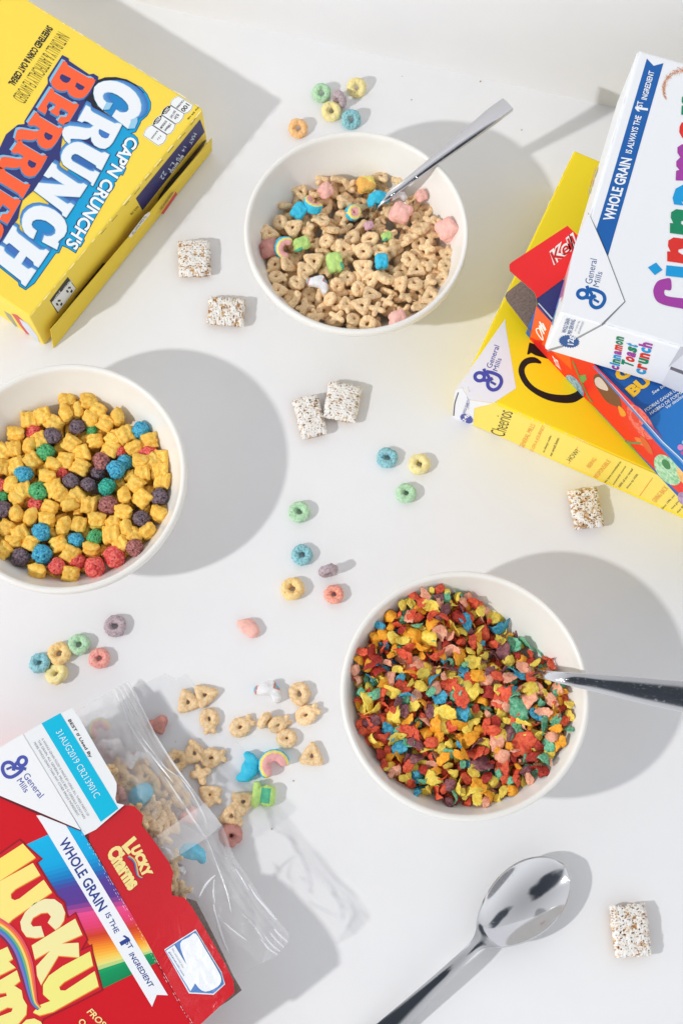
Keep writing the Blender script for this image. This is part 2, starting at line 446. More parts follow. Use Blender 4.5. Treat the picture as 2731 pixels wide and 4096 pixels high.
Ip = r3((-60, 740), (100, 830), (125, 880), (480, 1100), (520, 1085), (572, 1112), (430, 1355), (372, 1320), (358, 1278), (0, 1058), (-60, 1020))
E2 = r3((-60, 1160), (0, 1195), (280, 1375), (335, 1365), (400, 1400), (150, 1835), (0, 1745), (50, 1650), (150, 1640), (200, 1570), (65, 1465), (0, 1560), (-60, 1560))
Sq = r5((-60, 300), (0, 325), (60, 390), (82, 470), (50, 570), (0, 650), (-60, 700))
R2p = [(max(q[0], -60), q[1]) for q in mv(R1p, (-303, 512))]
for L, hs in ((Bq, Bh), (Eq, []), (r3(*R1p), [r3(*R1h)]), (r3(*R2p), [r3(*mv(R1h, (-303, 512)))]), (Ip, []), (E2, []), (Sq, [])):
    P.poly(L, (120, 186, 222), 4, shift=(-7, -8), off=0.0)
    P.poly(L, (66, 128, 180), 4.3, shift=(-2, 8), off=0.0)
    P.poly(L, ORA, 5, holes=hs)
    for h in hs: P.poly(h, NAVY, 4.6)
P.build('second_word_lettering', rt, 'orange slab letters on navy')
P = Print(cc.front)
P.text("CAP'N CRUNCH'S", (508.6, 540.2), (255.4, 974.6), (554.6, 568.8), INKB, 3, bold=0.035)
P.text("CAP'N CRUNCH'S", (513.6, 541.2), (260.4, 975.6), (559.6, 569.8), (236, 240, 244), 4, bold=0.03)
P.build('small_word_lettering', rt, 'white capitals on cyan')
P = Print(cc.front)
P.text('SWEETENED CORN & OAT CEREAL', (190, 100), (33, 332), (215, 116), (30, 34, 40), 2, bold=0.035)
P.build('cereal_type_text', rt)
P = Print(cc.front)
P.text('NATURALLY & ARTIFICIALLY FLAVORED', (233, 125), (50, 388), (282, 154), (92, 84, 40), 2, bold=-0.012)
P.build('flavour_text', rt)
P = Print(cc.front)
bx = [((890, 25), (1120, 165), (1100, 230), (1050, 285), (975, 308), (755, 165), (768, 110), (820, 55)),
      ((755, 180), (975, 312), (955, 385), (900, 450), (840, 475), (607, 325), (625, 265), (690, 200)),
      ((612, 340), (830, 488), (810, 560), (760, 630), (700, 652), (465, 498), (485, 430), (550, 360)),
      ((450, 502), (688, 658), (680, 730), (630, 800), (550, 835), (310, 668), (335, 595), (390, 530))]
for b in bx:
    P.poly(r6(*b), (238, 238, 226), 1, off=0.055)
    P.poly(r6(*b), (40, 40, 42), 1.6, off=0.012)
    P.poly(r6(*b), (236, 238, 238), 2.2, off=-0.012)
for b in (((757, 182), (740, 250), (690, 310), (607, 325), (640, 240), (700, 190)), ((612, 342), (600, 400), (550, 470), (465, 498), (490, 420), (550, 360))):
    P.poly(r6(*b), (28, 28, 30), 2.8)
def t6(s, a, b, c, col=(30, 32, 36), lv=3.2, bold=0.02):
    q = r6(a, b, c); P.text(s, q[0], q[1], q[2], col, lv, bold)
t6('100', (1010, 135), (915, 250), (1075, 175)); t6('CALORIES', (955, 85), (840, 215), (985, 100))
t6('0.5g', (845, 300), (790, 380), (905, 335)); t6('SAT FAT', (815, 255), (735, 375), (850, 275))
t6('190mg', (720, 465), (630, 580), (775, 495)); t6('SODIUM', (670, 420), (575, 545), (705, 440))
t6('11g', (575, 665), (520, 730), (605, 690)); t6('SUGARS', (530, 590), (430, 720), (555, 600))
t6('2%DV', (705, 200), (630, 300), (745, 225), (240, 240, 240)); t6('8%DV', (560, 355), (480, 470), (600, 380), (240, 240, 240))
t6('Per 3/4 cup', (1190, 200), (1020, 400), (1225, 215), (40, 40, 20))
P.build('nutrition_panel', rt, 'white nutrition boxes with black writing')
P = Print(cc.front)
for a, b in (((1175, 375), (1090, 500)), ((1000, 620), (905, 725)), ((810, 845), (720, 955)), ((625, 1070), (535, 1180)), ((445, 1290), (340, 1415)), ((255, 1525), (160, 1645)), ((70, 1750), (0, 1830)), ((-120, 1980), (-210, 2090)), ((-300, 2190), (-390, 2300))):
    P.stroke(r6(a, b), 2.2, (120, 96, 30), 1, n=0)
P.build('perforation', rt, 'dark dashes of the tear-off edge')
if False: P.build('nutrition_panel', rt, 'white nutrition boxes with black writing')
# end of the box: shaded closing flap, blue date strip, lower flap standing off
P = Print(cc.end)
s7 = K(0, 980, 1.792)
P.poly(r6((1240, 400), (1315, 610), (290, 1905), (180, 1705)), (52, 50, 104), 1)
def te(s, a, b, c, col=(205, 226, 236), bold=0.0):
    q = r6(a, b, c); P.text(s, q[0], q[1], q[2], col, 2, bold)
te('MAY', (1130, 620), (1045, 800), (1185, 640)); te('14', (970, 840), (930, 920), (1015, 860)); te('19', (880, 970), (830, 1060), (915, 1000))
te('L1', (780, 1100), (710, 1220), (820, 1130)); te('22', (640, 1240), (575, 1360), (690, 1290))
te('BEST BEFORE', (940, 985), (735, 1270), (975, 1010), (230, 236, 240), 0.03)
te('653-78', (205, 1830), (80, 1960), (235, 1850), (60, 50, 20))
P.build('date_strip', rt, 'navy best-before strip')
P = Print(cc.end)
P.poly(s7((487, 228), (548, 312), (415, 490), (358, 398)), (30, 32, 34), 1)
P.poly(s7((505, 262), (545, 312), (418, 482), (372, 412)), (232, 234, 230), 1.6)
for c0 in ((498, 322), (425, 415)):
    for a in range(3):
        ca, sa = math.cos(a * 2.094 + 0.5), math.sin(a * 2.094 + 0.5)
        P.poly(s7(*[(c0[0] + 17 * ca + 12 * (x * ca - y * sa), c0[1] + 17 * sa + 12 * (x * sa + y * ca)) for x, y in ((-0.6, -1), (0.6, -0.6), (0.6, 0.8), (-0.5, 0.9))]), (34, 36, 38), 2.2)
for s, a, b, c in (('PAPER BOX', (465, 330), (520, 262), (452, 312)), ('PLASTIC BAG', (388, 425), (440, 345), (374, 405))):
    q = s7(a, b, c); P.text(s, q[1], q[0], (q[1][0] + q[2][0] - q[0][0], q[1][1] + q[2][1] - q[0][1]), (226, 226, 222), 2.4, 0.02)
P.build('recycling_marks', rt, 'black and white recycling marks')
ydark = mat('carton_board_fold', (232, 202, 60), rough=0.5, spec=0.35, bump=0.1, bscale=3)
zf = 2.25
lo1 = [D(117, 757, zf), D(258, 592, zf), D(300, 545, zf), D(487, 318, zf), D(487, 347, 0.15), D(124, 800, 0.05)]
fl = sheet('lower_flap', [lo1[0], lo1[3], lo1[4], lo1[5]], ydark, rt, 0.05, up=-cc.v)
P = Print((cc.A - cc.v * 0.035 - Vector((0, 0, 0)), -cc.v))
P.poly(r6((1300, 835), (1345, 735), (1290, 770), (720, 1440), (570, 1660), (530, 1800), (470, 1905), (450, 1912), (500, 1870), (545, 1760), (580, 1700), (820, 1440)), (60, 44, 36), 1)
P.build('tuck_slit', rt, 'dark gap along the torn closing flap')
P = Print((cc.A - cc.v * 0.035, -cc.v))
P.poly(s7((360, 600), (480, 460), (690, 195), (775, 120), (812, 80), (800, 125), (740, 130), (560, 350), (380, 600)), (52, 40, 34), 1)
P.build('tuck_slit', rt, 'dark gap along the torn closing flap')
q0 = on((lo1[0], (lo1[2] - lo1[0]).cross(lo1[5] - lo1[0])), r6((300, 1990))[0])
P = Print((lo1[0], (lo1[2] - lo1[0]).cross(lo1[5] - lo1[0]) if (lo1[2] - lo1[0]).cross(lo1[5] - lo1[0]).dot(-cc.v) > 0 else -(lo1[2] - lo1[0]).cross(lo1[5] - lo1[0])))
P.poly(r6((400, 1925), (330, 1975), (60, 2330), (100, 2350), (420, 1960)), (226, 222, 214), 1)
q = r6((330, 1985), (110, 2290), (360, 2005)); P.text('To Close Insert Tab', q[0], q[1], q[2], (70, 66, 50), 2)
q = r6((770, 1590), (560, 1880), (800, 1610)); P.text('SWEETENED CORN & OAT CEREAL', q[0], q[1], q[2], (60, 54, 30), 2)
P.poly(r6((840, 1590), (860, 1640), (640, 1960), (590, 1960)), (196, 60, 60), 1.5)
P.build('lower_flap_print', rt)

P = Print(cc.side2)
P.poly(s7((85, 490), (125, 500), (190, 560), (230, 640), (195, 640), (140, 570)), (206, 70, 66), 1); P.poly(s7((140, 528), (200, 560), (270, 650), (285, 698), (215, 640), (165, 575)), (206, 212, 226), 1.5)
P.poly(s7((30, 470), (80, 500), (130, 585), (110, 580), (60, 520)), (150, 150, 130), 1)
P.build('side_panel_print', rt, 'blurred red and white print on the box side')
def scuffs(C_, edges, col, seed):
    """board showing pale where the corners and folds are rubbed"""
    Pn = Print(C_.front); rr_ = random.Random(seed)
    for a, b, n in edges:
        for i in range(n):
            t = rr_.random(); L_ = rr_.uniform(.004, .03)
            q = [(a[0] + (b[0] - a[0]) * u, a[1] + (b[1] - a[1]) * u) for u in (t, min(1, t + L_))]
            Pn.stroke(q, rr_.uniform(1.2, 3.4), col, 1 + rr_.random(), n=0)
    Pn.build('worn_edge', C_.root, 'rubbed pale edge')
scuffs(cc, (((114, 8), (808, 432), 26), ((808, 440), (125, 1262), 40), ((0, 1198), (115, 1264), 8)), (250, 240, 190), 3)

# ---- stack on the right: yellow box lying on the table
zt = 6.0
A, B = D(1058.5, 890, zt), D(1318, 345, zt)
ch = Carton('cereal_box', 'yellow cereal box with a huge black serif letter, lowest of the stack at the right', A, B, zt, zt - 0.02, 29, D(1400, 1100, zt), (250, 222, 26))
k4, k5, k6 = K(1800, 1300, 1.6), K(2000, 1050, 2.24), K(2331, 1660, 2.24)
P = Print(ch.front)
P.poly(k4((352, 0), (352, -40), (30, 420), (75, 398), (120, 478), (275, 500), (420, 405)), (236, 236, 240), 1)
g_logo(P, k4((187, 332))[0], k4((282, 372))[0], (74, 78, 168), 2)
def t4(Pn, s, a, b, c, col, bold=0.0, lv=2.4):
    q = k4(a, b, c); Pn.text(s, q[0], q[1], q[2], col, lv, bold)
t4(P, 'General', (262, 280), (314, 138), (228, 268), (74, 78, 168)); t4(P, 'Mills', (300, 298), (328, 218), (270, 288), (74, 78, 168))
P.build('maker_logo', ch.root, 'violet script mark on a white corner')
P = Print(ch.front)
P.poly(k4((490, 188), (505, 112), (545, 125), (640, 210), (700, 260), (640, 222), (545, 195), (515, 178), (500, 190)), (30, 24, 22), 1)
P.poly(k4((580, 235), (575, 248), (540, 243), (500, 250), (475, 280), (480, 320), (510, 370), (560, 410), (640, 440), (740, 448), (800, 430), (830, 405), (870, 440), (830, 475), (780, 498), (700, 498), (620, 480), (540, 440), (475, 385), (440, 320), (437, 275), (455, 235), (490, 210), (540, 207)), (30, 24, 22), 1, smooth=3)
P.build('big_letters', ch.root, 'huge black serif letters')
P = Print(ch.side)
P.poly(k4((30, 420), (75, 398), (120, 478), (275, 502), (155, 530), (145, 640), (10, 590)), (236, 236, 240), 1)
P.poly(k4((276, 503), (900, 770), (1500, 1035), (1900, 1210), (1900, 1400), (900, 960), (147, 642), (157, 532)), (250, 224, 96), 0.6)
cx, cyy = 105, 598
P.poly(k4(*[(cx + (52 if i % 2 else 44) * (0.85 * math.cos(i * math.pi / 20)), cyy + (52 if i % 2 else 44) * 0.62 * math.sin(i * math.pi / 20) + 0.35 * 50 * math.cos(i * math.pi / 20) * 0.6) for i in range(40)]), (70, 76, 160), 2)
t4(P, '24g', (100, 628), (128, 572), (75, 610), (236, 236, 240), 0.03, 3)
t4(P, 'WHOLE GRAIN', (95, 568), (120, 500), (78, 562), (74, 78, 150)); t4(P, 'PER SERVING', (118, 548), (132, 442), (103, 500), (150, 152, 180))
P.stroke(k4((52, 430), (30, 500), (22, 580)), 7 / 1.6, (60, 44, 40), 2)
ORT = (238, 140, 50)
t4(P, 'Cheerios', (345, 718), (402, 560), (255, 690), (40, 36, 20), -0.01)
t4(P, 'GENERAL MILLS', (466, 790), (545, 640), (438, 778), ORT, -0.01); t4(P, 'IS ON A JOURNEY', (535, 815), (612, 655), (510, 800), ORT, -0.01)
t4(P, 'to always make', (605, 818), (652, 712), (588, 810), (60, 52, 20)); t4(P, 'our cereals better.', (648, 840), (700, 722), (632, 832), (60, 52, 20))
t4(P, 'HOW?', (772, 872), (832, 806), (742, 858), (50, 44, 20), -0.01)
P.stroke(k4((757, 888), (768, 866)), 2.0, ORT, 2, n=0); P.stroke(k4((802, 800), (816, 778)), 2.0, ORT, 2, n=0)
def t66(s, a, b, c, col, bold=0.0):
    q = k6(a, b, c); P.text(s, q[0], q[1], q[2], col, 2.4, bold)
t66('BEING', (60, 475), (122, 398), (28, 455), ORT, -0.01); t66('RESPONSIBLE', (125, 570), (250, 415), (90, 550), ORT, -0.01)
t66('We have committed to', (200, 612), (342, 420), (186, 600), (60, 52, 20)); t66('sustainably source', (278, 630), (388, 465), (262, 615), (60, 52, 20))
t66('100% of our cereal', (328, 650), (448, 488), (312, 636), (60, 52, 20)); t66('boxes by 2020.', (400, 662), (498, 535), (384, 646), (60, 52, 20))
P.stroke(k6((505, 725), (623, 560)), 2.2, ORT, 2, n=0)
t66('GIVING BACK', (650, 785), (765, 655), (612, 760), ORT, -0.01)
t66('Since 1996, our', (712, 848), (825, 720), (700, 832), (60, 52, 20)); t66('have given more', (800, 845), (920, 715), (786, 830), (60, 52, 20)); t66('than $60 million', (850, 880), (970, 745), (835, 865), (60, 52, 20))
P.build('side_panel_print', ch.root, 'paler side panel with small orange and black writing')

scuffs(ch, (((1846, 1545), (2292, 606), 30), ((1848, 1556), (2360, 1776), 26)), (252, 244, 190), 4)
# ---- red and blue box lying on it
zb, zt = 6.02, 11.0
A = D(1231, 699, zt); Q = D(1568, 1057, zt)
vdir = (Q - A).normalized(); udir = Vector((-vdir.y, vdir.x, 0))
if udir.y < 0: udir = -udir
ke = Carton('cereal_box', 'blue cereal box with a red side and open red end flap, middle of the stack', A, A + udir * 19.0, zt, zt - zb, 27, Q, (22, 92, 170))
P = Print(ke.side)
k3, k7 = K(2160, 1150, 1.569), K(2280, 1380, 1.987)
ll_ = on(ke.side, k3((0, 340))[0])
P.poly(k5((325, 385), (262, 690), (380, 860), (880, 1330), (1150, 1620), (1620, 2090), (1700, 2180), (1700, 1870), (1200, 1270), (800, 870), (460, 540)), (226, 44, 34), 1)
P.poly(k5((322, 395), (455, 530), (600, 690), (640, 960), (470, 800), (300, 680), (268, 668)), (236, 92, 34), 1.4)
P.poly(k5((268, 668), (300, 690), (380, 700), (360, 780)), (220, 36, 30), 1.8)
P.stroke(k5((372, 640), (350, 590), (322, 600), (345, 650), (385, 690), (350, 560), (395, 640), (352, 525), (405, 610), (380, 540), (410, 600)), 5 / 2.24 * 2, (244, 236, 226), 2.4)
P.text('FROOT', k3((100, 490))[0], k3((135, 520))[0], k3((75, 425))[0], (244, 244, 240), 3, 0.03)
def ell(cx, cy, a, b, ang, n=28, jit=0.0):
    ca, sa = math.cos(math.radians(ang)), math.sin(math.radians(ang)); rr = random.Random(int(cx * 7 + cy))
    return [(cx + (a * math.cos(t) * ca - b * math.sin(t) * sa) * (1 + rr.uniform(-jit, jit)), cy + (a * math.cos(t) * sa + b * math.sin(t) * ca) * (1 + rr.uniform(-jit, jit))) for t in [2 * math.pi * i / n for i in range(n)]]
def speck(c, d): return mat('printed_hoop', c, rough=0.45, c2=d, vscale=3.5, lo_=0.4, hi=0.6)
# printed hoops and plants
P.poly(k7(*ell(560, 610, 165, 70, 55)), speck((240, 120, 100), (216, 70, 60)), 2); P.poly(k7(*ell(515, 575, 50, 22, 60)), (214, 60, 48), 2.6)
P.poly(k6(*ell(757, 490, 160, 92, 52)), speck((190, 222, 184), (126, 186, 136)), 2); P.poly(k6(*ell(745, 440, 52, 30, 55)), (62, 128, 78), 2.6)
P.poly(k6(*ell(905, 545, 100, 48, 60)), speck((240, 196, 120), (226, 160, 84)), 2.3)
P.poly(k6(*ell(905, 750, 70, 50, 50)), speck((186, 160, 190), (150, 120, 160)), 2.3)
P.poly(k3(*ell(215, 620, 85, 38, 55)), speck((150, 182, 196), (96, 136, 160)), 2)
P.stroke(k3((205, 460), (245, 560), (300, 680), (330, 720)), 6, (104, 132, 70), 2.4)
P.poly(k3((250, 550), (285, 545), (292, 575), (270, 598), (252, 580)), (110, 158, 84), 2.6)
P.poly(k7((190, 240), (245, 235), (320, 300), (390, 420), (405, 490), (370, 490), (290, 450), (230, 370), (190, 300)), (112, 70, 52), 2, smooth=3)
P.poly(k7((195, 270), (235, 255), (290, 320), (300, 360), (250, 350), (205, 320)), (206, 190, 178), 2.6, smooth=3)
P.stroke(k7((430, 770), (500, 775), (560, 780)), 8, (96, 140, 90), 2.4); P.stroke(k7((455, 760), (480, 800), (520, 840)), 6, (110, 150, 90), 2.4)
P.poly(k7((555, 720), (600, 750), (645, 820), (655, 870), (620, 850), (570, 780)), (214, 96, 44), 2.5, smooth=3)
P.poly(k7((510, 730), (560, 745), (590, 800), (540, 780)), (230, 120, 60), 2.2, smooth=3)
P.poly(k7((380, 480), (430, 520), (440, 560), (400, 560)), (226, 150, 50), 2.2, smooth=3)
P.build('side_panel_print', ke.root, 'red side panel with printed hoops and leaves')
P = Print(ke.front)
P.stroke(k7((185, 165), (330, 330), (530, 555), (720, 770), (860, 900), (1000, 1060)), 10, (110, 160, 216), 1, n=0)
P.stroke(k7((195, 165), (340, 330), (540, 555), (730, 770), (870, 900), (1010, 1060)), 4, (226, 236, 246), 2, n=0)
P.poly(k7((560, 640), (900, 380), (1100, 500), (1100, 1200), (900, 1020)), (40, 120, 196), 0.5)
YB = (250, 196, 44)
P.text('BU', k7((500, 420))[0], k7((650, 300))[0], k7((428, 350))[0], YB, 3, 0.06)
P.text('GANA', k7((400, 300))[0], k7((800, 20))[0], k7((330, 220))[0], YB, 3, 0.06)
PW = (226, 236, 244)
for s, a, b, c in (('See back', (655, 395), (790, 305), (642, 372)), ('PODRIAS GANAR UNA', (598, 535), (880, 345), (584, 512)), ('HASBRO DE FORMA', (638, 558), (900, 380), (624, 536)), ('Ver detalles', (762, 512), (900, 415), (748, 490))):
    q = k7(a, b, c); P.text(s, q[0], q[1], q[2], PW, 2.4, 0.01)
for (x, y, r, c) in ((872, 815, 24, (226, 140, 190)), (900, 775, 18, (150, 196, 226)), (890, 860, 16, (200, 90, 150))):
    P.poly(k7(*ell(x, y, r, r, 0, 18)), c, 2)
P.build('front_print', ke.root, 'blue panel with white and yellow writing')
# opened end: red lid, navy inner edge, grey dust flap
red_b = mat('carton_board_red', (232, 26, 28), rough=0.4, spec=0.45, bump=0.06, bscale=4)
navy_b = mat('carton_board_navy', (46, 50, 112), rough=0.45, spec=0.4)
fz = 10.4
def fk5(*pts, z=fz, z2=None): return [at(q[0], q[1], z) for q in k5(*pts)]
kl = fk5((80, 30), (84, 12), (105, -5), (600, -330), (760, -180), (560, 150), (325, 322), (305, 268), (275, 240), (85, 75), z=11.12)
lid = sheet('end_flap', kl, (red_b, KRAFT), ke.root, 0.06)
P = Print((kl[3], Vector((0, 0, 1))))
kk = K(2180, 780, 1.626)
for bd, c, lv in ((0.10, (240, 232, 226), 1), (0.015, (196, 20, 26), 2)):
    e = 7 if lv == 1 else 0
    q = kk((62 - e, 452 + e), (222 + e, 322 - e), (12 - e, 392 - e)); P.text('Kell', q[0], q[1], q[2], c, lv, bd, 0.25)
P.build('maker_script', ke.root, 'white-edged red script writing')
sheet('inner_flap', fk5((325, 325), (560, 152), (640, 230), (480, 560), (335, 385), z=11.07), navy_b, ke.root, 0.05)
sheet('dust_flap', fk5((42, 300), (55, 270), (185, 168), (275, 240), (305, 268), (322, 320), (318, 390), (268, 640), (240, 580), (60, 345), z=7.2), KRAFT, ke.root, 0.06)
sheet('glue_edge', fk5((335, 365), (345, 362), (470, 500), (462, 512), z=11.11), mat('worn_edge', (200, 204, 214), rough=0.7), ke.root, 0.02)

# ---- white box on top
zb, zt = 11.15, 17.3
A, B = D(1287, 716, zt), D(1465, 113, zt)
ci = Carton('cereal_box', 'white cereal box with rainbow coloured letters and a blue ribbon, topmost of the stack', A, B, zt, zt - zb, 26, D(1560, 500, zt), (235, 237, 240), rough=0.45, bevel=0.22)
q1, q2 = K(2330, 180, 2.2344), K(2180, 780, 1.626)
def one_(Pn, q, c):
    f = lambda u, v: (q[0][0] + (q[1][0] - q[0][0]) * u + (q[2][0] - q[0][0]) * v, q[0][1] + (q[1][1] - q[0][1]) * u + (q[2][1] - q[0][1]) * v)
    Pn.poly([f(*p) for p in ((.38, 0), (.82, 0), (.82, 1), (.50, 1), (0, .76), (0, .56), (.38, .72))], c, 2.4)
P = Print(ci.front)
BL = (4, 92, 168)
P.poly(q1((570, 122), (630, 187), (718, 163), (380, 1341)) + q2((405, 400), (330, 225)) + q1((213, 1341)), BL, 1)
def tq(Kf, s, a, b, c, col, bold=0.0, lv=2.2):
    q = Kf(a, b, c); P.text(s, q[0], q[1], q[2], col, lv, bold)
RW = (236, 240, 244)
tq(q1, 'INGREDIENT', (568, 496), (638, 240), (518, 485), RW, 0.02); tq(q1, 'ST', (528, 560), (540, 505), (474, 556), RW, 0.02)
one_(P, q1((572, 607), (582, 560), (458, 590)), RW)
tq(q1, 'IS ALWAYS THE', (432, 975), (524, 640), (376, 962), RW, 0.02)
P.text('WHOLE GRAIN', q2((445, 172))[0], q1((440, 1020))[0], q2((372, 160))[0], RW, 2.2, 0.03)
P.build('ribbon_print', ci.root, 'blue ribbon with white capitals')
P = Print(ci.front)
P.poly(q2((280, 115), (330, 215), (405, 390), (520, 695), (370, 850), (365, 838), (508, 692), (398, 400), (325, 225), (276, 125)), (120, 124, 132), 1)
P.poly(q2((282, 122), (402, 400), (512, 693), (366, 836), (100, 760), (190, 320)), (238, 239, 242), 1.6)
g_logo(P, q2((240, 645))[0], q2((338, 688))[0], BL, 2)
tq(q2, 'General', (300, 582), (335, 422), (255, 572), (30, 76, 140), -0.005, 2.6); tq(q2, 'Mills', (345, 602), (370, 505), (308, 592), (30, 76, 140), -0.005, 2.6)
P.build('maker_logo', ci.root, 'blue script mark on a folded white corner')
P = Print(ci.front)
PUR, GRN, REDL, BLU2 = (160, 58, 158), (0, 132, 92), (218, 42, 34), (0, 152, 214)
P.poly(q2(*catmull([(812, 548), (815, 618), (775, 618), (775, 650), (820, 665), (1000, 690), (1000, 752), (860, 735), (760, 712), (715, 680), (700, 620), (725, 565), (770, 546)], 4)), PUR, 2)
P.poly(q2((665, 472), (718, 440), (760, 488), (710, 522)), BLU2, 2)
P.poly(q2((785, 458), (1000, 480), (1000, 552), (780, 526)), BLU2, 2)
def letter_n(x0, y0, s=1.0, w=1.0, c=REDL):
    P.poly(q2(*[(x0 + a * s, y0 + b * s * w) for a, b in ((0, 0), (0, -65), (22, -63), (5, -100), (8, -135), (40, -155), (260, -128), (260, -62), (100, -82), (72, -76), (72, -60), (100, -42), (260, -28), (260, 36))]), c, 2, smooth=0)
letter_n(790, 432, 1.0, 1.0, REDL); letter_n(808, 248, 1.0, 1.0, GRN)
P.poly(q2((835, 62), (825, 20), (845, -40), (900, -70), (1100, -55), (1100, 90), (930, 70), (880, 40), (900, 70)), BLU2, 2)
P.poly(q1((826, 1212), (830, 1125), (860, 1118), (832, 1085), (832, 1040), (868, 1005), (842, 965), (842, 915), (880, 890), (960, 880), (960, 1215)), PUR, 2, smooth=0)
P.poly(q1((858, 780), (862, 730), (880, 695), (940, 680), (940, 860), (885, 830)), REDL, 2)
P.poly(q1((876, 625), (880, 545), (900, 540), (880, 510), (882, 470), (910, 440), (960, 430), (960, 630)), GRN, 2)
P.build('title_lettering', ci.root, 'fat rounded letters, each its own colour')
P = Print(ci.front)
rr = random.Random(5)
for i in range(900):
    t = rr.random(); a = math.radians(150 + 150 * t); rad = 175 + rr.gauss(0, 13) * (0.4 + t)
    cx, cy_ = 895 + rad * math.cos(a) * 1.0, 400 + rad * math.sin(a)
    if t < 0.12 and rr.random() < 0.5: continue
    s = rr.uniform(1.6, 3.4)
    P.poly(q1((cx - s, cy_), (cx, cy_ - s), (cx + s, cy_), (cx, cy_ + s)), (212, 134, 74), 1 + rr.random())
P.build('spice_swirl', ci.root, 'swirl of printed cinnamon grains')
P = Print(ci.side)
P.poly(k3((40, 400), (55, 385), (135, 362), (385, 228), (392, 236), (140, 374), (60, 398)), (150, 154, 160), 1)
P.poly(k3(*[(180 + (68 if i % 2 else 58) * math.cos(i * math.pi / 24), 337 + (42 if i % 2 else 35) * math.sin(i * math.pi / 24) + 0.10 * 58 * math.cos(i * math.pi / 24)) for i in range(48)]), (24, 84, 150), 1.6)
tq(k3, '12g', (220, 362), (222, 305), (170, 355), (226, 232, 238), 0.03); tq(k3, 'WHOLE GRAIN', (160, 285), (190, 195), (132, 280), (70, 100, 150), 0.01); tq(k3, 'PER SERVING', (195, 292), (222, 202), (168, 288), (70, 100, 150), 0.01)
tq(k3, 'AT LEAST 48g', (226, 275), (252, 212), (212, 270), (150, 160, 180)); tq(k3, 'RECOMMENDED', (245, 290), (275, 215), (232, 286), (150, 160, 180))
def word(s, cols, a, b, c, bold=0.045):
    (ax, ay), (bx_, by), (tx, ty) = k3(a, b, c); n = len(s); wts = [0.55 if ch_ in 'itl' else (1.35 if ch_ == 'm' else 1.0) for ch_ in s]; tot = sum(wts); acc = 0
    for ch_, col, w in zip(s, cols, wts):
        f0, f1 = acc / tot + 0.008, (acc + w) / tot - 0.008; acc += w
        tall = 1.0 if ch_ in 'iltTCh' else 0.74
        p0 = (ax + (bx_ - ax) * f0, ay + (by - ay) * f0); p1 = (ax + (bx_ - ax) * f1, ay + (by - ay) * f1)
        P.text(ch_, p0, p1, (p0[0] + (tx - ax) * tall, p0[1] + (ty - ay) * tall), col, 2.2, bold)
word('cinnamon', (PUR, BLU2, GRN, BLU2, PUR, REDL, GRN, GRN), (492, 522), (525, 312), (428, 505))
word('Toast', (GRN, REDL, PUR, GRN, BLU2), (580, 505), (612, 365), (505, 478))
word('crunch', (BLU2, REDL, GRN, REDL, BLU2, PUR), (658, 552), (705, 352), (575, 530))
P.poly(k3((880, 368), (1000, 420), (1000, 720), (760, 608)), (222, 223, 227), 1); P.poly(k3((818, 494), (1000, 560), (1000, 588), (812, 512)), (112, 108, 114), 1.6)  # pale grey area at the panel's far end, crossed by a darker line
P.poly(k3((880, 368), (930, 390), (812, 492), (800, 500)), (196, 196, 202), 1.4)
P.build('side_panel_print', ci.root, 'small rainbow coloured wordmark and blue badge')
P = Print(ci.end)
for i in range(26):
    t = rr.random(); col = rr.choice(((206, 120, 90), (120, 160, 190), (150, 180, 150), (200, 150, 150), (140, 130, 190)))
    x, y = 130 - 70 * t + rr.uniform(-14, 14), 1080 + 220 * t
    P.poly(q1((x, y), (x + 4, y - 10), (x - 10, y + 50), (x - 14, y + 48)), col, 1 + rr.random())
P.build('end_panel_print', ci.root, 'streaks of coloured print on the box end')
P = Print(ci.end)
for pts, col in (((575, 60), (600, 0), (560, 300), (520, 330), (545, 180)), (178, 120, 180)), (((548, 175), (560, 200), (505, 420), (495, 400)), (120, 150, 210)), (((505, 400), (525, 330), (470, 560), (455, 560)), (90, 160, 200)), (((600, 0), (625, -10), (560, 320), (540, 360)), (226, 178, 178)):
    P.poly(k5(*pts), col, 1)
P.build('end_panel_print', ci.root, 'thin strip of coloured print on the box end')

scuffs(ci, (((2246, 1240), (2548, 206), 22), ((2250, 1252), (2725, 1390), 18)), (250, 250, 252), 6)
# ---- red box at the bottom left, opened, with its clear bag
zt = 5.2
A, B = D(52.5, 1688, zt), D(447, 2356, zt)
lu = Carton('cereal_box', 'red cereal box with yellow letters and rainbow bands, its end torn open, bottom left corner', A, B, zt, zt - 0.02, 26, D(0, 2300, zt), (206, 18, 34), rough=0.32)
l1, l2, l3, l4, l5, c4 = K(0, 3350, 1.8667), K(0, 3650, 1.8667), K(380, 3280, 2.24), K(620, 3560, 2.358), K(0, 2820, 1.792), K(0, 3300, 1.568)
P = Print(lu.front)
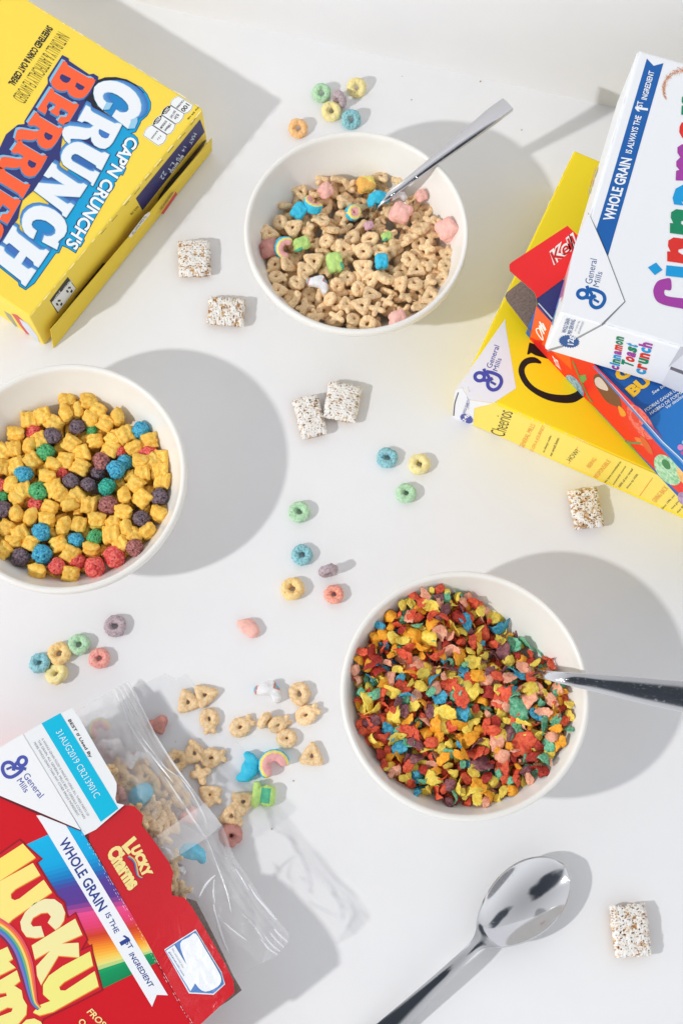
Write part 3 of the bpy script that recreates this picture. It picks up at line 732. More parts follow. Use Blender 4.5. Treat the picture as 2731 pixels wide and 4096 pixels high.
# rainbow bands between the lettering and the fold
stops = [(0.0, (0, 178, 226)), (0.16, (0, 164, 220)), (0.24, (20, 120, 190)), (0.30, (84, 62, 150)), (0.38, (92, 56, 144)), (0.44, (232, 76, 140)), (0.53, (226, 62, 110)), (0.60, (206, 60, 34)), (0.66, (226, 96, 34)), (0.74, (246, 150, 40)), (0.82, (246, 206, 90)), (0.87, (222, 222, 140)), (0.90, (0, 150, 92)), (1.0, (0, 132, 80))]
def grad(t):
    for (a, ca), (b, cb_) in zip(stops, stops[1:]):
        if t <= b: return blend(ca, cb_, (t - a) / (b - a))
    return stops[-1][1]
Lq = [(150, 130), (230, 270), (330, 400), (430, 560), (520, 690), (570, 760), (610, 880), (650, 1025)]
Rq = [(480, -20), (590, 165), (680, 315), (790, 500), (860, 620), (915, 710), (960, 780), (1010, 850)]
def along(q, t):
    s = t * (len(q) - 1); i = min(int(s), len(q) - 2); f = s - i
    return (q[i][0] + (q[i + 1][0] - q[i][0]) * f, q[i][1] + (q[i + 1][1] - q[i][1]) * f)
NB = 44
for i in range(NB):
    t0, t1 = i / NB, (i + 1) / NB
    P.poly(c4(along(Lq, t0), along(Rq, t0), along(Rq, t1), along(Lq, t1)), tuple(round(v) for v in grad((t0 + t1) / 2)), 1)
P.build('rainbow_print', lu.root, 'bands of rainbow colours')
P = Print(lu.front)
P.poly(c4((230, -60), (375, -66), (415, 0), (1055, 1068), (985, 1065), (955, 1140), (270, 0)), (236, 238, 242), 2.2)
BW = (44, 66, 142)
def tc(s, a, b, c, col, bold=0.0, lv=3): q = c4(a, b, c); P.text(s, q[0], q[1], q[2], col, lv, bold)
tc('WHOLE GRAIN', (368, 110), (622, 548), (424, 72), BW, 0.02); tc('IS THE', (660, 562), (722, 682), (690, 545), BW, 0.01); one_(P, c4((738, 716), (768, 768), (796, 682)), BW)
tc('ST', (785, 738), (812, 782), (812, 722), BW, 0.01); tc('INGREDIENT', (808, 812), (938, 1022), (838, 796), BW, 0.015)
P.build('banner_print', lu.root, 'white ribbon with blue capitals')
P = Print(lu.front)
P.poly(l1((-60, 160), (150, 8), (325, 160), (288, 188), (435, 432), (490, 480), (513, 592), (570, 555), (663, 765), (612, 835), (690, 795)) + l2((700, 300), (775, 580), (560, 690), (330, 800), (250, 960), (-60, 960)), (150, 14, 30), 2.6)
P.poly(l1((-60, 172), (150, 22), (308, 158), (270, 188), (425, 442), (480, 490), (505, 605), (566, 570), (650, 760), (600, 850), (684, 812)) + l2((694, 310), (760, 575), (560, 680), (325, 790), (240, 960), (-60, 960)), (204, 20, 38), 3)
def lt(pts, Kf, c1=(250, 226, 120), holes=()):
    P.poly(Kf(*pts), (238, 130, 40), 4, shift=(1.5, 3.5), off=0.01)
    P.poly(Kf(*pts), c1, 5)
YL, YC, YM = (250, 224, 110), (238, 228, 178), (240, 230, 140)
lt([(175, 45), (270, 150), (-40, 352), (-40, 185)], l1, YL)
lt([(250, 190), (305, 280), (120, 385), (85, 420), (88, 455), (115, 468), (150, 455), (330, 315), (392, 408), (170, 560), (95, 612), (55, 655), (0, 600), (-40, 560), (-40, 350)], l1, (248, 226, 128))
lt([(418, 690), (360, 635), (385, 590), (360, 560), (310, 565), (250, 600), (232, 640), (250, 665), (310, 660), (335, 740), (270, 750), (200, 740), (165, 690), (155, 630), (190, 560), (260, 490), (340, 458), (410, 460), (465, 500), (490, 560), (480, 620), (450, 665)], l1, YC)
lt([(565, 45), (618, 165), (540, 200), (465, 232), (590, 225), (595, 335), (440, 322), (310, 540), (280, 470), (275, 400), (378, 285), (265, 350), (240, 245)], l2, (240, 230, 160))
lt([(675, 290), (698, 395), (480, 520), (445, 555), (455, 580), (490, 582), (710, 437), (740, 550), (560, 650), (400, 740), (300, 768), (250, 745), (300, 690), (380, 660), (325, 610), (325, 540), (370, 470), (470, 400)], l2, (238, 232, 130))
lt([(-40, 300), (60, 255), (100, 345), (70, 365), (120, 410), (0, 470), (-40, 480)], l2, YM)
lt([(-40, 530), (130, 430), (155, 510), (110, 545), (165, 580), (175, 640), (205, 690), (200, 760), (140, 833), (-40, 900), (-40, 790), (90, 740), (100, 712), (60, 708), (-40, 760), (-40, 650), (55, 622), (50, 598), (-40, 610)], l2, YM)
lt([(140, 860), (200, 800), (260, 790), (310, 815), (330, 860), (300, 960), (140, 960)], l2, YM)
pth = [(-40, 75), (20, 110), (80, 160), (140, 240), (185, 340), (215, 450), (240, 580), (262, 670), (300, 715)]
cp = catmull(pth, 5, closed=False)
cols = ((226, 80, 96), (240, 120, 60), (248, 206, 110), (120, 176, 110), (50, 130, 190), (130, 110, 190), (120, 40, 80))
def offset_line(pts, d):
    out = []
    for i, q in enumerate(pts):
        t = pts[min(i + 1, len(pts) - 1)] - pts[max(i - 1, 0)]; t.normalize(); s = 1 - 0.75 * max(0, (i / len(pts) - 0.55) / 0.45)
        out.append(q + Vector((t.y, -t.x)) * d * s)
    return out
for i, c in enumerate(cols):
    a, b = offset_line(cp, 52 - i * 17), offset_line(cp, 52 - (i + 1) * 17)
    P.poly(l2(*[tuple(q) for q in a], *[tuple(q) for q in reversed(b)]), c, 6)
q = l2((648, 745), (745, 833), (690, 715)); P.text('FROS', q[0], (q[1][0] + 8, q[1][1] + 14), q[2], (246, 222, 150), 4, 0.02)
q = l2((582, 820), (650, 890), (618, 785)); P.text('OA', q[0], q[1], q[2], (246, 222, 150), 4, 0.02)
P.build('title_lettering', lu.root, 'yellow hand-drawn letters with an orange edge')
P = Print(lu.front)
P.poly(l5((-30, 625), (240, 742), (584, 893), (580, 905), (230, 764), (-30, 650)), (96, 24, 34), 4)
P.poly(l5((-30, 636), (240, 750), (582, 897), (166, 208), (-30, 325)), (236, 237, 239), 4.6)
g_logo(P, l5((163, 404))[0], l5((66, 462))[0], (72, 84, 168), 5.4)
for s, a, b, c in (('General', (168, 512), (285, 672), (205, 480)), ('Mills', (122, 545), (180, 632), (158, 520))):
    q = l5(a, b, c); P.text(s, q[0], q[1], q[2], (72, 84, 168), 5.6, 0.0)
P.build('maker_logo', lu.root, 'blue script mark on a white corner')
# the torn lid, bent up from the fold
gloss_red = mat('carton_board_glossy', (204, 22, 36), rough=0.30, spec=0.5, bump=0.30, bscale=16)
gloss_white = mat('carton_board_white', (236, 238, 240), rough=0.4, spec=0.4, bump=0.08, bscale=5)
o_ = -lu.v
def hinge(deg, drop=0.0):
    a = math.radians(deg)
    return (A + Vector((0, 0, 0.02 - drop)), (Vector((0, 0, 1)) * math.cos(a) - o_ * math.sin(a)).normalized())
FW, FR = hinge(-5), hinge(-9, 0.0)
wf = [on(FW, q) for q in l5((165, 211), (300, 132), (520, 20), (535, 42), (572, 95), (700, 320), (815, 515), (838, 560), (838, 610), (828, 670), (840, 704), (893, 716), (690, 892), (606, 934))]
f1 = sheet('end_flap', wf, (gloss_white, KRAFT), lu.root, 0.05)
rf = [on(FR, q) for q in c4((560, 95), (560, 45), (604, 24), (781, -126), (845, -118), (900, -60), (890, 0), (960, 90), (1062, 235), (1088, 300), (1076, 385), (1082, 440), (1160, 455), (1210, 512), (1350, 740), (1420, 860), (1470, 965), (1478, 1040), (1340, 1172), (1240, 1266), (1206, 1258), (900, 690))]
f2 = sheet('end_flap', rf, (gloss_red, KRAFT), lu.root, 0.05)
P = Print((FW[0], FW[1]))
P.poly(l5((300, 132), (435, 58), (850, 742), (725, 838)), (0, 186, 222), 1)
q = l5((482, 112), (637, 378), (507, 104)); P.text('BEST If Used By', l5((482, 112))[0], l5((640, 382))[0], l5((508, 100))[0], (24, 24, 26), 2, 0.01)
P.text('31AUG2019 CR213901C', l5((402, 196))[0], l5((682, 672))[0], l5((442, 170))[0], (232, 246, 250), 2.4, -0.008)
for i, s in enumerate(('A WHOLE GRAIN FOOD IS MADE BY USING ALL THREE PARTS OF', 'THE GRAIN. ALL GENERAL MILLS BIG G CEREALS CONTAIN', 'MORE WHOLE GRAIN THAN ANY OTHER SINGLE INGREDIENT.')):
    a = ((298, 244), (270, 258), (242, 272))[i]; b = ((630, 800), (602, 818), (560, 802))[i]
    P.text(s, l5(a)[0], l5(b)[0], l5((a[0] + 14, a[1] - 9))[0], (104, 106, 112), 2, -0.01)
P.build('date_print', lu.root, 'bright blue best-before strip')
P = Print((FR[0], FR[1]))
YS = (248, 226, 150)
def tl(s, a, b, c, bold=0.05): q = l3(a, b, c); P.text(s, q[0], q[1], q[2], YS, 2, bold)
tl('L', (238, 240), (300, 312), (352, 142), 0.06); tl('UCKY', (312, 262), (436, 528), (402, 214), 0.07); tl('Charms', (96, 300), (306, 645), (214, 205), 0.07)
cp = catmull([(300, 325), (340, 350), (365, 390), (375, 440), (385, 490), (410, 515), (430, 515)], 4, closed=False)
for i, c in enumerate(cols):
    a, b = offset_line(cp, 18 - i * 5), offset_line(cp, 18 - (i + 1) * 5)
    P.poly(l3(*[tuple(q) for q in a], *[tuple(q) for q in reversed(b)]), c, 3)
small_logo = P.build('small_logo', lu.root, 'small yellow wordmark')
P = Print((FR[0], FR[1]))
glw = mat('printed_ink_glossy', (236, 239, 244), rough=0.30, spec=0.5, bump=0.3, bscale=16)
glb = mat('printed_ink_glossy', (84, 130, 196), rough=0.30, spec=0.5, bump=0.3, bscale=16)
P.poly(l4((92, 560), (235, 465), (395, 365), (640, 760), (672, 875), (560, 978), (325, 972)), glw, 3)
P.poly(l4((100, 566), (235, 476), (392, 378), (630, 765), (660, 872), (556, 966), (332, 960)), glb, 6)
P.poly(l4((108, 572), (190, 516), (400, 850), (340, 950)), glw, 9)
q = l4((128, 585), (268, 810), (145, 575)); P.text('generalmills.com', q[0], q[1], q[2], (60, 84, 160), 12, 0.01)
q = l4((155, 555), (265, 735), (172, 545)); P.text('We welcome you', q[0], q[1], q[2], (130, 134, 144), 12)
P.poly(l4(*catmull([(245, 500), (330, 440), (395, 405), (480, 540), (600, 740), (635, 830), (600, 900), (480, 950), (390, 880), (290, 660)], 3)), glw, 9)  # white laid over the blue stands in for glare washing it out
rnd0 = random.Random(8)
stk = P.build('web_sticker', lu.root, 'white and blue web address sticker, glare painted white over the blue')
def bend(o):
    """curl the lower end of the torn lid upwards, with small dents"""
    bm = bmesh.new(); bm.from_mesh(o.data)
    bmesh.ops.triangulate(bm, faces=bm.faces[:])
    for _ in range(7):
        long_ = [e for e in bm.edges if e.calc_length() > 0.3 * CM]
        if not long_: break
        bmesh.ops.subdivide_edges(bm, edges=long_, cuts=1)
    bmesh.ops.triangulate(bm, faces=[f for f in bm.faces if len(f.verts) > 4])
    mw = MW[o]; mi = mw.inverted()
    for v in bm.verts:
        p = (mw @ v.co) / CM; s = (p - A).dot(lu.u) / lu.w; d = max(0, (p - A).dot(o_))
        t = max(0, min(1, (s - .56) / .34)); t = t * t * (3 - 2 * t)
        p.z += t * d * 0.32 + min(1, d) * t * (0.035 * noise.noise(Vector((p.x * 2.2, p.y * 2.2, 1))) + .02 * noise.noise(Vector((p.x * 5, p.y * 5, 2))))
        v.co = mi @ (p * CM)
    bm.to_mesh(o.data); bm.free()
bend(f2); bend(small_logo); bend(stk)
P = Print(lu.front)
for a, b in (((505, 36), (1204, 1256)), ((518, 34), (1214, 1252))):
    q = c4(a, b); n_ = 60
    for i in range(n_):
        if rnd0.random() < .35: continue
        f = lambda t: (q[0][0] + (q[1][0] - q[0][0]) * t, q[0][1] + (q[1][1] - q[0][1]) * t)
        P.stroke([f(i / n_), f((i + rnd0.uniform(.3, .9)) / n_)], rnd0.uniform(.8, 2.0), (236, 206, 206), 7, n=0)
P.build('worn_crease', lu.root, 'pale worn line along the fold')
lowf = [at(q[0], q[1], 2.6) for q in l4((120, 40), (250, 60), (390, 105), (470, 260), (640, 600), (740, 815), (818, 945), (700, 1040), (500, 1170), (300, 1300), (100, 900))]
sheet('lower_flap', lowf, KRAFT, lu.root, 0.06)

# ---- the clear bag sticking out of the red box
film = bpy.data.materials.new('clear_film'); film.use_nodes = True
N, L = film.node_tree.nodes, film.node_tree.links
N.clear()
out = N.new('ShaderNodeOutputMaterial'); mx = N.new('ShaderNodeMixShader'); mx2 = N.new('ShaderNodeMixShader'); tr = N.new('ShaderNodeBsdfTransparent'); tr.inputs[0].default_value = (0.985, 0.985, 0.99, 1)
df = N.new('ShaderNodeBsdfDiffuse'); df.inputs[0].default_value = (0.97, 0.97, 0.98, 1); tl_ = N.new('ShaderNodeBsdfTranslucent'); tl_.inputs[0].default_value = (0.97, 0.97, 0.98, 1)
mxd = N.new('ShaderNodeMixShader'); mxd.inputs[0].default_value = 0.22
gl = N.new('ShaderNodeBsdfGlossy'); gl.inputs['Roughness'].default_value = 0.13
tcn = N.new('ShaderNodeTexCoord'); ns = N.new('ShaderNodeTexNoise'); ns.inputs['Scale'].default_value = 18; ns.inputs['Detail'].default_value = 3
mr = N.new('ShaderNodeMapRange'); mr.inputs[1].default_value = 0.3; mr.inputs[2].default_value = 0.7; mr.inputs[3].default_value = 0.6; mr.inputs[4].default_value = 1.4
hz = N.new('ShaderNodeAttribute'); hz.attribute_name = 'haze'
hm = N.new('ShaderNodeMath'); hm.operation = 'MULTIPLY'
L.new(tcn.outputs['Object'], ns.inputs['Vector']); L.new(ns.outputs['Fac'], mr.inputs[0])
L.new(mr.outputs[0], hm.inputs[0]); L.new(hz.outputs['Fac'], hm.inputs[1])
fr = N.new('ShaderNodeLayerWeight'); fr.inputs[0].default_value = 0.10
bp = N.new('ShaderNodeBump'); bp.inputs['Strength'].default_value = 0.8; bp.inputs['Distance'].default_value = 0.0015
n2 = N.new('ShaderNodeTexNoise'); n2.inputs['Scale'].default_value = 110; n2.inputs['Detail'].default_value = 4
L.new(tcn.outputs['Object'], n2.inputs['Vector']); L.new(n2.outputs['Fac'], bp.inputs['Height']); L.new(bp.outputs['Normal'], gl.inputs['Normal'])
L.new(df.outputs[0], mxd.inputs[1]); L.new(tl_.outputs[0], mxd.inputs[2])
L.new(hm.outputs[0], mx.inputs[0]); L.new(tr.outputs[0], mx.inputs[1]); L.new(mxd.outputs[0], mx.inputs[2])
frm = N.new('ShaderNodeMath'); frm.operation = 'MULTIPLY'; frm.inputs[1].default_value = 1.0
L.new(fr.outputs['Fresnel'], frm.inputs[0]); L.new(frm.outputs[0], mx2.inputs[0]); L.new(mx.outputs[0], mx2.inputs[1]); L.new(gl.outputs[0], mx2.inputs[2]); L.new(mx2.outputs[0], out.inputs['Surface'])

mouth = [(293.5, 1564, 0.7), (312, 1590, 0.9), (330, 1633, 1.2), (356, 1684, 1.7), (388, 1735, 2.2), (442, 1809, 2.9), (470, 1845, 3.2), (510, 1895, 3.5), (537, 1964, 4.0), (568, 2010, 4.3), (602, 2064, 4.4), (637, 2110, 4.5), (664, 2151, 4.5), (638, 2193, 4.3)]
inner = [(150, 1650, 3.0), (500, 2270, 3.6)]
bag = thing('cereal_bag', 'crumpled clear plastic bag spilling out of the torn red box', 'plastic bag', D(400, 1850, 0))
NI, NJ = 110, 46
mpts = [D(*q) for q in mouth]
mc = catmull(mpts, 12, closed=False)
def samp(c, t):
    s = t * (len(c) - 1); i = min(int(s), len(c) - 2); return c[i].lerp(c[i + 1], s - i)
i0, i1 = D(*inner[0]), D(*inner[1])
vs = []
for i in range(NI + 1):
    s = i / NI
    a, b = i0.lerp(i1, s), samp(mc, s)
    dirn = (b - a)
    for j in range(NJ + 1):
        t = j / NJ
        p = a.lerp(b, t)
        env = math.sin(math.pi * min(1, t * 1.02)) * min(1, s * 5 + 0.15) * min(1, (1 - s) * 7 + 0.05)
        w = 0.8 * noise.noise(Vector((s * 5.0, t * 1.6, 3.1))) + 0.75 * abs(noise.noise(Vector((s * 10 + t * 4.0, t * 2.6 - s * 4, 8.3)))) + 0.35 * abs(noise.noise(Vector((s * 19 - t * 6, t * 4 + s * 5, 4.4)))) + 0.16 * noise.noise(Vector((s * 30, t * 9, 1.7)))
        z = 0.45 * env + w * env * 0.9
        if t > 0.70:                                            # pressed seal ribs near the mouth
            z += 0.075 * math.sin((t - 0.70) / 0.30 * math.pi * 9) * min(1, (t - 0.70) * 12)
        p = p + Vector((0, 0, z))
        p.z = max(p.z, 0.55 + 0.25 * t if s > 0.03 else 0.2)
        vs.append(p)
fs = [(i * (NJ + 1) + j, (i + 1) * (NJ + 1) + j, (i + 1) * (NJ + 1) + j + 1, i * (NJ + 1) + j + 1) for i in range(NI) for j in range(NJ)]
def haze(o, f):
    at_ = o.data.attributes.new('haze', 'FLOAT', 'POINT')
    for i in range(len(o.data.vertices)): at_.data[i].value = f(i)
uf = put('upper_film', vs, fs, film, bag, smooth=True)
haze(uf, lambda i: .50 - .40 * min(1, (i // (NJ + 1)) / NI * 1.6) + (.10 if (i % (NJ + 1)) / NJ > .72 else 0))
lo_out = [(175, 1650), (230, 1612), (300, 1580), (330, 1570), (380, 1546), (404, 1561), (426, 1548), (450, 1578), (500, 1650), (560, 1722), (585, 1790), (570, 1850), (525, 1905), (430, 1930), (330, 1880), (240, 1760)]
lp = [D(x, y, 0.06) for x, y in lo_out]
v2, f2_ = fill2d([[(p.x, p.y) for p in lp]])
haze(put('lower_film', [(v.x, v.y, 0.07) for v in v2], f2_, film, bag), lambda i: .14)
l7 = K(560, 3100, 1.4933)
tp = [at(*l7((x, y))[0], z) for x, y, z in ((80, 380, 4.3), (230, 275, 4.4), (390, 165, 4.0), (490, 300, 4.3), (400, 375, 4.6), (165, 525, 4.4))]
haze(put('fold_strip', tp, [(0, 1, 4, 5), (1, 2, 3, 4)], film, bag), lambda i: .30)
# raised creases in the film, whitened to stand in for glare
crm = mat('film_crease_glare', (246, 247, 250), rough=0.16, spec=0.9)
cb = crm.node_tree.nodes['Principled BSDF']; cb.inputs['Alpha'].default_value = 0.62
l6 = K(380, 2660, 1.792)
def film_z(px, lift=0.10):
    """height of the upper film under a photo point"""
    best = None; z = 3.0
    for _ in range(6):
        w = at(px[0], px[1], z); best = min(vs, key=lambda v: (v.x - w.x) ** 2 + (v.y - w.y) ** 2); z = best.z
    return at(px[0], px[1], z + lift)
def crease(pts, w):
    c_ = catmull([film_z(q) for q in pts], 5, closed=False); V_, F_ = [], []
    for i, p in enumerate(c_):
        t = (c_[min(i + 1, len(c_) - 1)] - c_[max(i - 1, 0)]).normalized(); s_ = t.cross(Vector((0, 0, 1))).normalized()
        k = w * (.25 + .75 * math.sin(math.pi * i / (len(c_) - 1))) * (1 + .5 * noise.noise(p * 2.5))
        V_ += [p - s_ * k - Vector((0, 0, k * .5)), p - s_ * k * .3 + Vector((0, 0, k * .35)), p + s_ * k * .3 + Vector((0, 0, k * .35)), p + s_ * k - Vector((0, 0, k * .5))]
    for i in range(len(c_) - 1):
        for j in range(3): F_.append((4 * i + j, 4 * i + j + 1, 4 * i + 5 + j, 4 * i + 4 + j))
    put('crease', V_, F_, crm, bag, smooth=True)
for pts, w in ((l6((150, 195), (240, 390)), .07), (l6((185, 175), (275, 375)), .06), (l6((205, 150), (320, 375)), .07), (l6((235, 118), (300, 250), (345, 330), (430, 490)), .08), (l6((230, 400), (330, 560), (450, 700), (560, 840)), .08), (l6((310, 480), (400, 600), (500, 730), (600, 800)), .06), (l6((430, 490), (520, 640), (600, 760), (690, 880)), .07),
               (l7((150, 10), (230, 130), (330, 280), (390, 370)), .07), (l7((230, 0), (300, 90), (385, 250), (400, 330)), .06), (l7((400, 380), (470, 560), (520, 700), (545, 820)), .06), (l7((650, 655), (700, 730), (760, 800), (815, 865)), .10), (l7((440, 770), (460, 870), (490, 970), (530, 1065)), .11), (l7((355, 730), (385, 670), (420, 625), (452, 598)), .09), (l7((720, 975), (765, 1030), (822, 1075)), .08), (l7((745, 960), (790, 1015), (840, 1055)), .07), (l7((775, 940), (820, 990), (862, 1030)), .07), (l7((800, 920), (845, 965), (885, 1000)), .06), (l7((570, 560), (610, 620), (650, 690)), .05), (l7((120, 430), (170, 450), (200, 490)), .09), (l7((445, 620), (440, 700), (450, 770)), .06), (l7((500, 880), (560, 930), (640, 990)), .05), (l7((610, 830), (680, 900), (740, 985)), .05)):
    crease(pts, w)

# ------------------------------------------------------------------ bowls
GLAZE = mat('white_glaze', (236, 234, 228), rough=0.28, spec=0.45, c2=(233, 230, 224), vscale=0.5, lo_=0.3, hi=0.7)
PROFILE = [(0.0, 0.8), (1.5, 0.81), (2.5, 0.87), (3.6, 1.08), (4.5, 1.42), (5.3, 1.9), (6.0, 2.5), (6.6, 3.18), (7.1, 3.9), (7.5, 4.6), (7.8, 5.2), (7.98, 5.75), (8.06, 6.02), (8.14, 6.14), (8.26, 6.2), (8.38, 6.18), (8.47, 6.08), (8.5, 5.94), (8.5, 5.6), (8.46, 5.46), (8.36, 5.38), (8.28, 5.28), (8.1, 4.9), (7.7, 4.15), (7.2, 3.4), (6.5, 2.5), (5.7, 1.7), (5.0, 1.15), (4.5, 0.75), (4.3, 0.4), (4.28, 0.04), (4.2, 0.0), (3.9, 0.0), (3.8, 0.1), (3.75, 0.35), (0.0, 0.4)]
RIN = PROFILE[:13]
def r_in(z):
    for (a, za), (b, zb_) in zip(RIN, RIN[1:]):
        if z <= zb_: return a + (b - a) * max(0, (z - za)) / (zb_ - za)
    return RIN[-1][0]
def z_in(r):
    for (a, za), (b, zb_) in zip(RIN, RIN[1:]):
        if r <= b: return za + (zb_ - za) * (r - a) / (b - a)
    return 6.2
NS = 120
bowl_me = None
def bowl(label, c):
    global bowl_me
    if bowl_me is None:
        vs = [(0, 0, PROFILE[0][1])]; fs = []
        ring = []
        for r, z in PROFILE[1:-1]:
            ring.append(len(vs))
            for i in range(NS): vs.append((r * math.cos(2 * math.pi * i / NS), r * math.sin(2 * math.pi * i / NS), z))
        vs.append((0, 0, PROFILE[-1][1])); last = len(vs) - 1
        for i in range(NS):
            j = (i + 1) % NS
            fs.append((0, ring[0] + i, ring[0] + j))
            for a, b in zip(ring, ring[1:]): fs.append((a + i, b + i, b + j, a + j))
            fs.append((ring[-1] + i, last, ring[-1] + j))
        bowl_me = raw_mesh('bowl', [Vector(v) * CM for v in vs], fs, GLAZE, smooth=True)
    o = bpy.data.objects.new('bowl', bowl_me); o.location = Vector((c[0], c[1], 0)) * CM
    COL.objects.link(o)
    return tag(o, label, 'bowl', 'white cereal bowls')
BC = [(-0.608, 45.786), (-19.602, 24.67), (9.3835, 11.667)]
bowl('white bowl of tan cereal rings and marshmallows, farthest from the camera', BC[0])
bowl('white bowl of yellow puffed squares and coloured balls, cut by the left edge', BC[1])
bowl('white bowl heaped with small multicoloured flakes, lower right', BC[2])

# ------------------------------------------------------------------ spoons
def steel(name, scr, pits):
    m_ = mat(name, (205, 205, 208), rough=0.10, metal=1.0, bump=0.02, bscale=2)
    N, L = m_.node_tree.nodes, m_.node_tree.links
    b = N['Principled BSDF']
    n = N.new('ShaderNodeTexNoise'); n.inputs['Scale'].default_value = 700; n.inputs['Detail'].default_value = 6
    r = N.new('ShaderNodeMapRange'); r.inputs[1].default_value = 0.55; r.inputs[2].default_value = 0.75; r.inputs[3].default_value = 0.07; r.inputs[4].default_value = scr
    L.new(n.outputs['Fac'], r.inputs[0]); L.new(r.outputs[0], b.inputs['Roughness'])
    # fine scratches and pits from use
    tcs = N.new('ShaderNodeTexCoord'); mp_ = N.new('ShaderNodeMapping'); mp_.inputs['Scale'].default_value = (0.55, 1.5, 1); mp_.inputs['Rotation'].default_value = (0, 0, 0.12)
    L.new(tcs.outputs['Object'], mp_.inputs['Vector'])
    ns_ = N.new('ShaderNodeTexNoise'); ns_.inputs['Scale'].default_value = 520; ns_.inputs['Detail'].default_value = 8; ns_.inputs['Roughness'].default_value = 0.75
    L.new(mp_.outputs[0], ns_.inputs['Vector'])
    rs = N.new('ShaderNodeMapRange'); rs.inputs[1].default_value = 0.60; rs.inputs[2].default_value = 0.72
    L.new(ns_.outputs['Fac'], rs.inputs[0])
    bs = N.new('ShaderNodeBump'); bs.inputs['Strength'].default_value = pits; bs.inputs['Distance'].default_value = 0.0006
    L.new(rs.outputs[0], bs.inputs['Height']); L.new(bs.outputs['Normal'], b.inputs['Normal'])
    return m_
STEEL, WORN = steel('polished_steel', 0.20, 0.05), steel('scratched_steel', 0.32, 0.14)
def spoon(label, axis, sect, th, sub=1, m_=None):
    """axis: list of world points (cm); sect: per point (width, dish depth, across-tilt radians)"""
    K_ = 14; vs = []; n_ = len(axis)
    for i, p in enumerate(axis):
        t = (axis[min(i + 1, n_ - 1)] - axis[max(i - 1, 0)]).normalized()
        s = t.cross(Vector((0, 0, 1))).normalized(); up = s.cross(t).normalized()
        w, d, tw = sect[i]
        s2 = s * math.cos(tw) + up * math.sin(tw); u2 = up * math.cos(tw) - s * math.sin(tw)
        for k in range(K_ + 1):
            x = -1 + 2 * k / K_
            vs.append(p + s2 * (x * w / 2) - u2 * (d * (1 - x * x)))
    fs = [(i * (K_ + 1) + k, i * (K_ + 1) + k + 1, (i + 1) * (K_ + 1) + k + 1, (i + 1) * (K_ + 1) + k) for i in range(n_ - 1) for k in range(K_)]
    o = put('spoon', vs, fs, m_ or STEEL, None)
    me = evaluated(o.data, [('SOLIDIFY', dict(thickness=th * CM, offset=-1)), ('BEVEL', dict(width=th * 0.3 * CM, segments=2, limit_method='ANGLE')), ('SUBSURF', dict(levels=sub, render_levels=sub))])
    me.polygons.foreach_set('use_smooth', [True] * len(me.polygons))
    o.data = me
    return tag(o, label, 'spoon', 'steel spoons')
def poly_axis(pts, n):
    c = catmull(pts, n, closed=False); return c
def lerp_list(vals, n):
    out = []
    for a, b in zip(vals, vals[1:]):
        for j in range(n):
            t = j / n; t = t * t * (3 - 2 * t) if False else t
            out.append(tuple(a[k] + (b[k] - a[k]) * t for k in range(len(a))))
    out.append(vals[-1]); return out
# upright in the far bowl
ax = [D(800, 520, 1.9), D(832, 497, 2.4), D(870, 466, 3.9), D(910, 436, 4.8), D(960, 397, 5.9), D(1020, 350, 7.0), D(1080, 304, 7.9), D(1130, 264, 8.5), D(1166, 237, 8.8)]
sc_ = [(1.6, .3, 0), (.8, .1, 0), (.62, -.12, 0.1), (.66, -.12, .15), (.78, -.12, .2), (1.0, -.12, .22), (1.22, -.12, .22), (1.44, -.12, .22), (1.36, -.10, .22)]
spoon('steel spoon standing in the far bowl of tan cereal, broad handle end up', poly_axis(ax, 4), lerp_list(sc_, 4), 0.42, 1, WORN)
# pushed into the flakes
ax = [D(1150, 1530, 2.0), D(1200, 1537, 3.6), D(1240, 1548, 5.3), D(1290, 1557, 6.5), D(1350, 1566, 7.0), D(1420, 1577, 7.6), D(1500, 1590, 8.2), D(1580, 1602, 8.8), D(1700, 1620, 9.6), D(1760, 1630, 10.0)]
sc_ = [(1.6, .3, 0), (.8, .1, 0), (.6, -.06, -.1), (.85, -.09, -.2), (1.15, -.12, -.25), (1.5, -.14, -.25), (1.85, -.16, -.25), (2.1, -.17, -.25), (2.2, -.17, -.25), (2.1, -.17, -.25)]
spoon('scratched steel spoon pushed into the multicoloured flakes, handle leaving the picture at the right', poly_axis(ax, 4), lerp_list(sc_, 4), 0.26, 1, WORN)
# lying on the table
k1_ = K(1450, 3350, 1.224)
def sp(x, y, z): q = k1_((x, y))[0]; return at(q[0], q[1], z)
a_, b_ = sp(985, 140, 1.35), sp(590, 492, 1.25)
ax, sc_ = [], []
NB_ = 30
for i in range(NB_ + 1):
    t = i / NB_                                                 # tip to neck
    p = a_.lerp(b_, t)
    w = 4.55 * (max(0.0, math.sin(math.pi * min(1, (t * 0.94 + 0.0)) ** 0.84)) ** 0.60)
    w = max(w, 0.12 if t < 0.5 else 0.85 - 0.0 * t)
    d = 1.15 * max(0, math.sin(math.pi * min(1, t * 1.02))) ** 0.9
    p.z = 1.40
    ax.append(p); sc_.append((w, d, 0))
for x, y, z, w in ((560, 520, 1.45, .82), (520, 560, 1.7, .78), (470, 608, 1.85, .80), (400, 675, 1.75, .90), (320, 752, 1.45, 1.06), (240, 830, 1.1, 1.25), (150, 915, .8, 1.45), (40, 1020, .55, 1.7), (-60, 1115, .4, 1.8)):
    ax.append(sp(x, y, z)); sc_.append((w, -.10, 0))
spoon('steel spoon lying alone on the white table, bowl up', ax, sc_, 0.16, 2)
